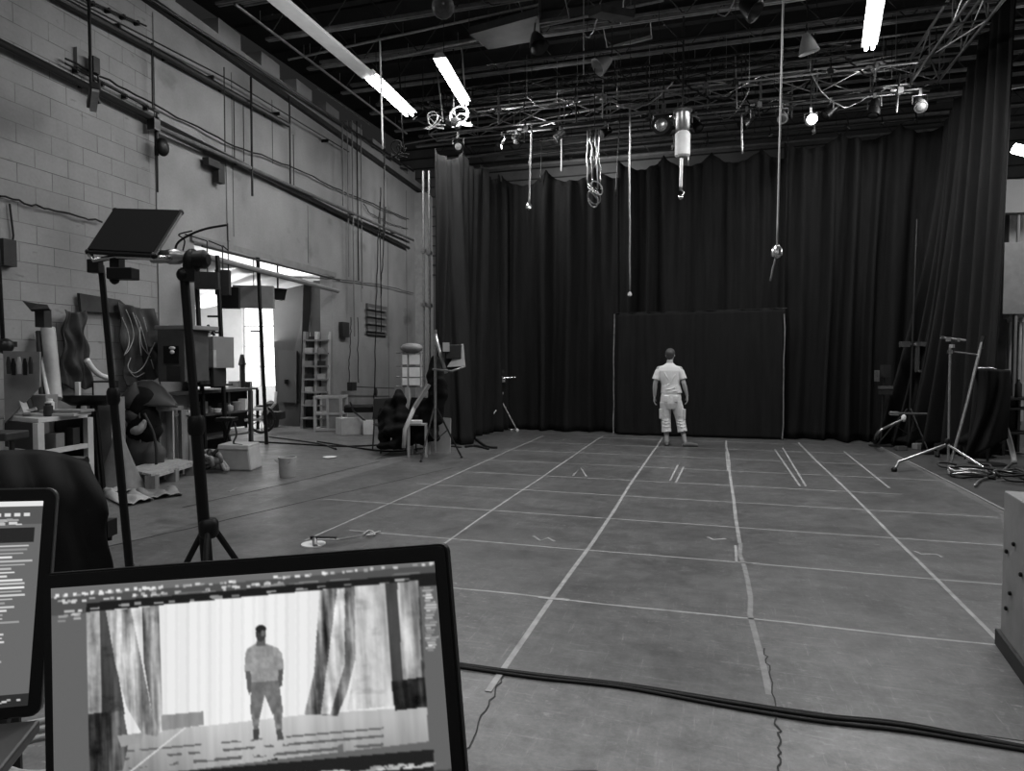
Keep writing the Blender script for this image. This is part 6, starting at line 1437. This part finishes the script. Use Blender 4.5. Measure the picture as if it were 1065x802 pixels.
# light stand with barn door lamp by the curtain
c = DF(452, 10.6); t = thing('light_stand', c, 'stand with a small boxy lamp beside the left curtain', 'light stand')
pole(t, Vector((c.x, c.y, .1)), D(453, 343, 10.6), .022, STEEL); tripod(t, c, .8, .42, 3, .4, .014, DMETAL)
mb = MB(); mb.box(D(472, 366, 10.5), (.24, .16, .22), YAW); mb.build('lamp_head', DARK, t, bevel=.01)
mb = MB(); mb.plate([D(465, 382, 10.45), D(484, 381, 10.4), D(482, 358, 10.5), D(480, 358, 10.6)], .015); mb.box(D(464, 361, 10.4), (.10, .04, .14), YAW); mb.build('barn_door', LGREY, t)
mb = MB(); mb.tube([D(450, 384, 10.5), D(470, 386, 10.4), D(484, 381, 10.4)], .018, 6); mb.tube([D(453, 348, 10.6), D(458, 368, 10.5), D(464, 388, 10.45)], .028, 6); mb.build('arm', STEEL, t, smooth=True)
mb = MB(); mb.plate([D(463, 387, 10.5), D(482, 383, 10.45), D(479, 362, 10.5), D(463, 364, 10.55)], .02); mb.build('black_flag', BLACK, t)
t = tag(MB().plate([DF(442, 11.4), DF(468, 11.2), D(469, 435, 11.3), D(443, 432, 11.52)], .02).build('leaning_board', mat('pale_fibreboard', .30, .7, noise=.08)), 'pale square fibreboard leaning beside the foot of the left curtain', 'board')
# small stand in front of the back curtain
c = F(522, 449); t = thing('light_stand', c, 'small thin tripod stand in front of the back curtain on the left', 'light stand'); dd = (c-CAM).dot(FWv)
pole(t, Vector((c.x, c.y, .05)), D(521, 384, dd), .016, DMETAL); zc = D(521, 418, dd).z
for (px, py) in ((499, 450), (538, 448), (518, 446)):
    e = F(px, py + 1); mb = MB(); mb.tube([Vector((c.x, c.y, zc)), e + Vector((0, 0, .02))], .016, 6); lg = mb.build('leg', STEEL, t); mb = MB(); mb.ball(e + Vector((0, 0, .03)), .035, 8, 6); mb.build('foot', PAPER, lg)
for py, w_ in ((386, .10), (393, .06), (396, .14), (409, .07)): mb = MB(); mb.box(D(522, py, dd), (w_, .06, .06), YAW); mb.build('clamp', CHROME if py in (396, 393, 409) else DARK, t)
mb = MB(); mb.tube([D(523, 393, dd), D(536, 392.5, dd)], .015, 6); mb.build('arm', CHROME, t)
# floor gear around it
for k, (q, l, m) in enumerate([([(487, 452), (495, 458), (500, 462), (507, 466), (517, 467)], 'black cable end on the floor at the foot of the left curtain', RUB), ([(484, 466), (494, 465), (508, 468)], 'short dark strap on the floor at the foot of the left curtain', RUB), ([(508, 445), (515, 449), (524, 443), (530, 448), (540, 447)], 'pale tangled cable under the small tripod stand', STEEL)]):
    bundle([(F(*p).x, F(*p).y) for p in q], .022, m, l, k)

# white bucket and floor disc
c = F(299, 496); c2_ = (c - CAM).dot(FWv); hb = D(299, 475, c2_).z
t = thing('bucket', c, 'pale grey plastic bucket alone on the bare floor left of the stage', 'bucket'); r_ = 9.0*c2_/699
mb = MB(); mb.lathe(c, [(r_*.86, 0), (r_*.9, .01), (r_, hb-.02), (r_*1.05, hb-.02), (r_*1.05, hb), (r_*.93, hb), (r_*.82, .03), (.01, .03)], 22); mb.build('body', LGREY, t, smooth=40)
mb = MB(); mb.tube([c + Vector((r_*math.cos(a)*1.04, r_*math.sin(a)*.2 - r_*.9, hb - .03 + -.05*math.sin(a))) for a in [i*PI/10 for i in range(11)]], .004, 5); mb.build('handle', STEEL, t)
c = F(343, 476); mb = MB(); mb.lathe(c, [(.09, 0), (.11, .012), (.07, .02)], 20); t = tag(mb.build('light_spot_disc', PAPER, smooth=40), 'light spot on the floor before the store room, made as a white disc', 'disc')  # a small spot of light put in as a pale flat disc
mb = MB(); mb.rings([(F(326, 567) + Vector((0, 0, z)), Vector((q, 0, 0)), Vector((0, q, 0))) for z, q in ((0.0, .10), (.014, .10), (.016, .09))], 32); tag(mb.build('white_disc', WHITE), 'flat white round disc on the floor just above the front laptop', 'disc')
t = thing('floor_clamp', F(328, 567), 'small steel clamp with a long arm standing on the white disc', 'clamp'); dq = (F(328, 567)-CAM).dot(FWv)
mb = MB(); mb.tube([F(328, 570) + Vector((0, 0, .016)), D(327, 560, dq)], .02, 8); mb.build('post', STEEL, t, smooth=40); mb = MB(); mb.bar(D(323, 559, dq), D(350, 560, dq), .03, .02); mb.build('jaw', BLACK, t); mb = MB(); mb.tube([D(330, 561, dq-.05), D(352, 561, dq), D(378, 557, dq+.15)], .010, 6); mb.build('arm', STEEL, t)
mb = MB(); mb.tube([p + Vector((0, 0, .02)) for p in cat_rom([F(x, y) for x, y in ((378, 558), (384, 554), (390, 558), (381, 559), (395, 555))], 5)], .008, 5); tag(mb.build('curled_wire', LGREY, smooth=True), 'short curled pale wire on the floor at the end of the clamp arm', 'wire')

# ================================================================== RIGHT SIDE
def dfl(px, py): return (F(px, py)-CAM).dot(FWv)
# front stand
d = dfl(986, 489); c = F(986, 489); t = thing('light_stand', c, 'tall stand with bright legs standing on the dark cloth at the right, nearest the camera', 'light stand')
hub = D(985, 462, d); pole(t, Vector((c.x, c.y, .05)), D(988, 362, d), .016, CHROME); 
for (px, py) in ((930, 491), (1026, 498), (975, 476)):
    e = F(px, py); mb = MB(); mb.tube([hub, hub.lerp(e + Vector((0, 0, .12)), .92), e + Vector((0, 0, .02))], .018, 8); lg = mb.build('leg', CHROME if px > 1000 else STEEL, t, smooth=40); mb = MB(); mb.ball(e + Vector((0, 0, .03)), .04, 8, 6); mb.build('rubber_foot', RUB, lg)
mb = MB()
for px, py, s in ((986, 353, .06), (990, 360, .05), (988, 366, .05), (996, 354, .04), (980, 351, .04)): mb.box(D(px, py, d), (s, s, s), YAW + px)
mb.tube([D(978, 351, d), D(1004, 354, d)], .018, 6); mb.tube([D(992, 366, d), D(1018, 369, d)], .012, 6); mb.build('clamp', CHROME, t)
mb = MB(); mb.lathe(hub - Vector((0, 0, .02)), [(.03, 0), (.035, .02), (.035, .08), (.02, .1)], 12); mb.build('collar', BLACK, t, smooth=40)
# slanted boom
t = thing('boom_pole', F(987, 491), 'long slanted steel pole leaning beside the nearest right stand', 'pole'); mb = MB(); mb.tube([D(987, 489, d-.1), D(1006, 418, d-.1), D(1022, 352, d)], .020, 8); mb.build('pole', STEEL, t, smooth=40); mb = MB(); mb.tube([D(1020, 362, d), D(1023, 350, d)], .032, 8); mb.build('tip', DMETAL, t)
# rear stand
d2 = dfl(946, 466); c = F(945, 466); t = thing('light_stand', c, 'tall thin dark stand close to the right end of the back curtain', 'light stand')
pole(t, Vector((c.x, c.y, .05)), D(954, 228, d2), .020, DMETAL); tripod(t, c, .7, .5, 3, .9, .014, DMETAL)
mb = MB(); mb.box(D(950, 358, d2), (.42, .03, .04), YAW); mb.box(D(954, 372, d2), (.05, .05, .5), YAW); mb.box(D(941, 358, d2), (.16, .08, .10), YAW); mb.box(D(957, 358, d2), (.18, .08, .08), YAW); mb.box(D(960, 386, d2), (.16, .05, .04), YAW); mb.build('clamp', CHROME, t)
mb = MB(); mb.tube([D(925, 430, d2-.4), D(980, 431, d2-.4)], .022, 8); mb.build('crossbar', STEEL, t); mb = MB(); mb.box(D(930, 430, d2-.3), (.12, .08, .06), YAW); mb.build('end_clamp', LGREY, t)
# low arm stand
t = thing('bent_stand', F(912, 458), 'bent pale arm rising from the stage corner below the crossbar', 'arm'); mb = MB(); mb.tube(cat_rom([F(910, 460) + Vector((0, 0, .03)), D(913, 450, d2-.5), D(925, 443, d2-.5), D(940, 436, d2-.5)], 5), .022, 8); mb.build('arm', STEEL, t, smooth=True); mb = MB(); mb.ball(D(940, 435, d2-.5), .06, 10, 7, (.7, .7, 1.1)); mb.build('head', PAPER, t, smooth=True)
# small gear boxes hung at curtain
t = thing('control_box', D(920, 398, 13.6), 'small dark control box with bright edges on a stand before the right back curtain', 'box')
for px, py, sx_, sz_, m in ((921, 386, .14, .22, DARK), (921, 403, .22, .05, STEEL), (921, 408, .2, .08, DARK), (912, 391, .04, .2, STEEL)): mb = MB(); mb.box(D(px, py, 12.1), (sx_, .1, sz_), YAW); mb.build('case' if m is DARK else 'bracket', m, t)
e = DF(918, 12.1); mb = MB(); mb.tube([e, D(920, 380, 12.1)], .018, 6); mb.build('post', DMETAL, t); mb = MB(); mb.lathe(e, [(.2, 0), (.2, .02), (.03, .04)], 16); mb.build('base', DMETAL, t)
# jacket / flag hanging on slanted boom
t = thing('hung_jacket', D(1028, 400, 9.9), 'black jacket hung over a light frame at the right photo edge', 'jacket')
def jr(s, v): 
    xl = 1013 + 6*math.sin(4*v) - 6*v; xr = 1050 - 4*v + (8*v if v < .3 else 2); x = xl + (xr-xl)*s; y = 383 + 2*s + v*95*(1-.25*s); return D(x, y, 9.7 - .14*math.sin(PI*s) + .05*math.sin(12*s + 5*v))
mb = MB(); mb.grid(jr, 30, 30); mb.build('cloth', VEL, t, smooth=True, solid=.02)
mb = MB(); mb.tube([D(1017, 383, 9.85), D(1032, 383, 9.85), D(1038, 386, 9.8), D(1050, 385, 9.85)], .016, 6); mb.tube([D(1050, 385, 9.8), D(1046, 404, 9.8)], .012, 6); mb.build('frame', STEEL, t, smooth=True)
mb = MB(); mb.box(D(1034, 403, 9.7), (.12, .02, .07), YAW); mb.build('patch', GREY, t)['label'] = 'small grey patch'
e = DF(1030, 10.0); mb = MB(); mb.tube([e, D(1030, 386, 10.0)], .02, 6); mb.build('post', BLACK, t); mb = MB(); mb.lathe(e, [(.25, 0), (.25, .02), (.03, .05)], 16); mb.build('base', DMETAL, t)
# hose and cables at the right stand feet
for k, (pts, r_, m, l) in enumerate([([D(1036, 424, 9.8), D(1046, 445, 9.8), D(1053, 470, 9.8), D(1055, 482, 9.7)], .035, LGREY, 'pale strap hanging below the black jacket at the right edge')]):
    mb = MB(); mb.tube(cat_rom(pts, 6), r_, 8); tag(mb.build('hanging_strap', m, smooth=True), l, 'strap')
rr = random.Random(21)
for k in range(9):
    c = F(1040, 500) + Vector((rr.uniform(-.4, .5), rr.uniform(-.25, .3), 0)); R_ = rr.uniform(.15, .4)
    pts = [c + Vector((R_*math.cos(a)*rr.uniform(.8, 1.1), R_*.6*math.sin(a)*rr.uniform(.8, 1.1), .03 + .03*k*.5 + .02*math.sin(3*a))) for a in [i*.55 + k for i in range(11)]]
    mb = MB(); mb.tube(cat_rom(pts, 4), .016, 6); tag(mb.build('coiled_cable', [RUB, STEEL, DARK][k % 3], smooth=True), '%s cable loop in the tangle at the feet of the nearest right stand' % ['black', 'bright', 'dark grey'][k % 3], 'cable', 'cable tangle at the right')
bundle([(F(*p).x, F(*p).y, .02) for p in ((1014, 508), (1020, 502), (1040, 494), (1056, 480))], .014, STEEL, 'pale cable curving over the floor to the right photo edge', 1)
heap([(960, 470, 12.2, .5, .4, .12), (975, 462, 12.0, .25, .3, .2), (1000, 476, 11.2, .5, .3, .1), (1020, 468, 10.8, .3, .2, .28), (935, 470, 12.6, .3, .25, .08)], 'black_cloth_heap', 'black cloth heaped on the floor along the foot of the right curtain', 'cloth', CLOTH, 9)
for k, (px, py, s, m, l) in enumerate([(953, 466, .14, GREY, 'small grey box with bright corners half under the black cloth heap'), (960, 471, .10, DARK, 'small dark box beside the cloth heap'), (933, 467, .10, STEEL, 'flat steel plate on the dark cloth near the bent pale arm')]):
    c = F(px, py); mb = MB(); mb.box((c.x, c.y-.25, s*.4 + .005), (s*1.6, s, s*.7), .4); tag(mb.build('small_box', m, bevel=.005), l, 'box')
# beyond the right curtain: wall gear, table
wx = 5.6
for k, (px, py, w_, h_, l, m) in enumerate([(1060, 205, .8, .6, 'pale panel high on the wall beyond the right curtain', mat('beige_panel', .17, .7)), (1056, 290, .5, 1.3, 'grey upright panel beyond the right curtain', GREY), (1062, 320, .5, .4, 'pale box on the wall beyond the right curtain', LGREY)]):
    c = D(px, py, 12.2 + k*.1); mb = MB(); mb.box(c, (w_, .2, h_), YAW*.5); mb.tube([c - Vector((0, 0, h_/2)), Vector((c.x, c.y, 0))], .03, 6); tag(mb.build('scenery_flat', m, bevel=.01), l, 'panel')
t = thing('backstage_cabinet', DF(1075, 12.8), 'tall grey cabinet standing beyond the right curtain at the photo edge', 'cabinet')
mb = MB(); fbox(1046, 12.8, 1110, 12.8, 0.0, 4.3, .5, mb); mb.build('body', mat('backstage_grey', .20, .8, noise=.4, scale=2), t)
for a in (1049, 1056, 1063):
    mb = MB(); fbox(a, 12.75, a+3, 12.75, .4, D(a, 335, 12.7).z, .04, mb); mb.build('door_stile', LGREY if a != 1056 else DARK, t)
frame_table(1045, 10.9, 1085, 10.9, 0, D(1060, 414, 10.9).z, .5, DARK, 'backstage_table', 'dark table at the right photo edge behind the hung jacket', 'table', shelf=[.35, .75], closed=BLACK)
c = DF(1060, 11.0); mb = MB(); mb.lathe((c.x, c.y, D(1060, 414, 10.9).z), [(.05, 0), (.05, .22), (.02, .26), (.02, .3)], 12); tag(mb.build('bottle', DARK, smooth=40), 'dark bottle on the backstage table at the right edge', 'bottle')
# grey box column at the right foreground
CM = mat('scuffed_plywood', .15, .65, v2=.25, scale=3)
a = F(1040, 664); b_ = F(1040, 706)
p1 = F(1040, 690)
dK = dfl(1040, 676)
q0, q1 = F(1040, 672), F(1085, 735)
dirn = (q1-q0).normalized(); nn = Vector((-dirn.y, dirn.x, 0)); 
if nn.x < 0: nn = -nn
q2, q3 = q1 + nn*.7, q0 + nn*.7; zt_ = D(1050, 509, (q0-CAM).dot(FWv)).z
t = thing('scenery_block', (q0+q2)/2, 'scuffed grey plywood block with screws at the right photo edge in the foreground', 'block')
mb = MB(); mb.hexa([Vector((*p.xy, .05)) for p in (q0, q1, q2, q3)], [Vector((*p.xy, zt_)) for p in (q0, q1, q2, q3)]); mb.build('body', CM, t, bevel=.006)
mb = MB(); cc = (q0+q2)/2; mb.hexa([Vector((*(p + (p-cc)*.06).xy, .0)) for p in (q0, q1, q2, q3)], [Vector((*(p + (p-cc)*.06).xy, .09)) for p in (q0, q1, q2, q3)]); mb.build('plinth', DARK, t, bevel=.005)
out_n = -nn
for k, (u_, z) in enumerate([(.15, .85), (.22, .62), (.10, .55), (.3, .9), (.18, .35), (.35, .5), (.12, .25), (.42, .75)]):
    if z < zt_ - .05: mb = MB(); p = q0 + dirn*u_ + Vector((0, 0, z)); mb.lathe(p - nn*.004, [(.012, 0), (.012, .008), (.006, .012)], 10, out_n); mb.build('screw', BLACK, t)
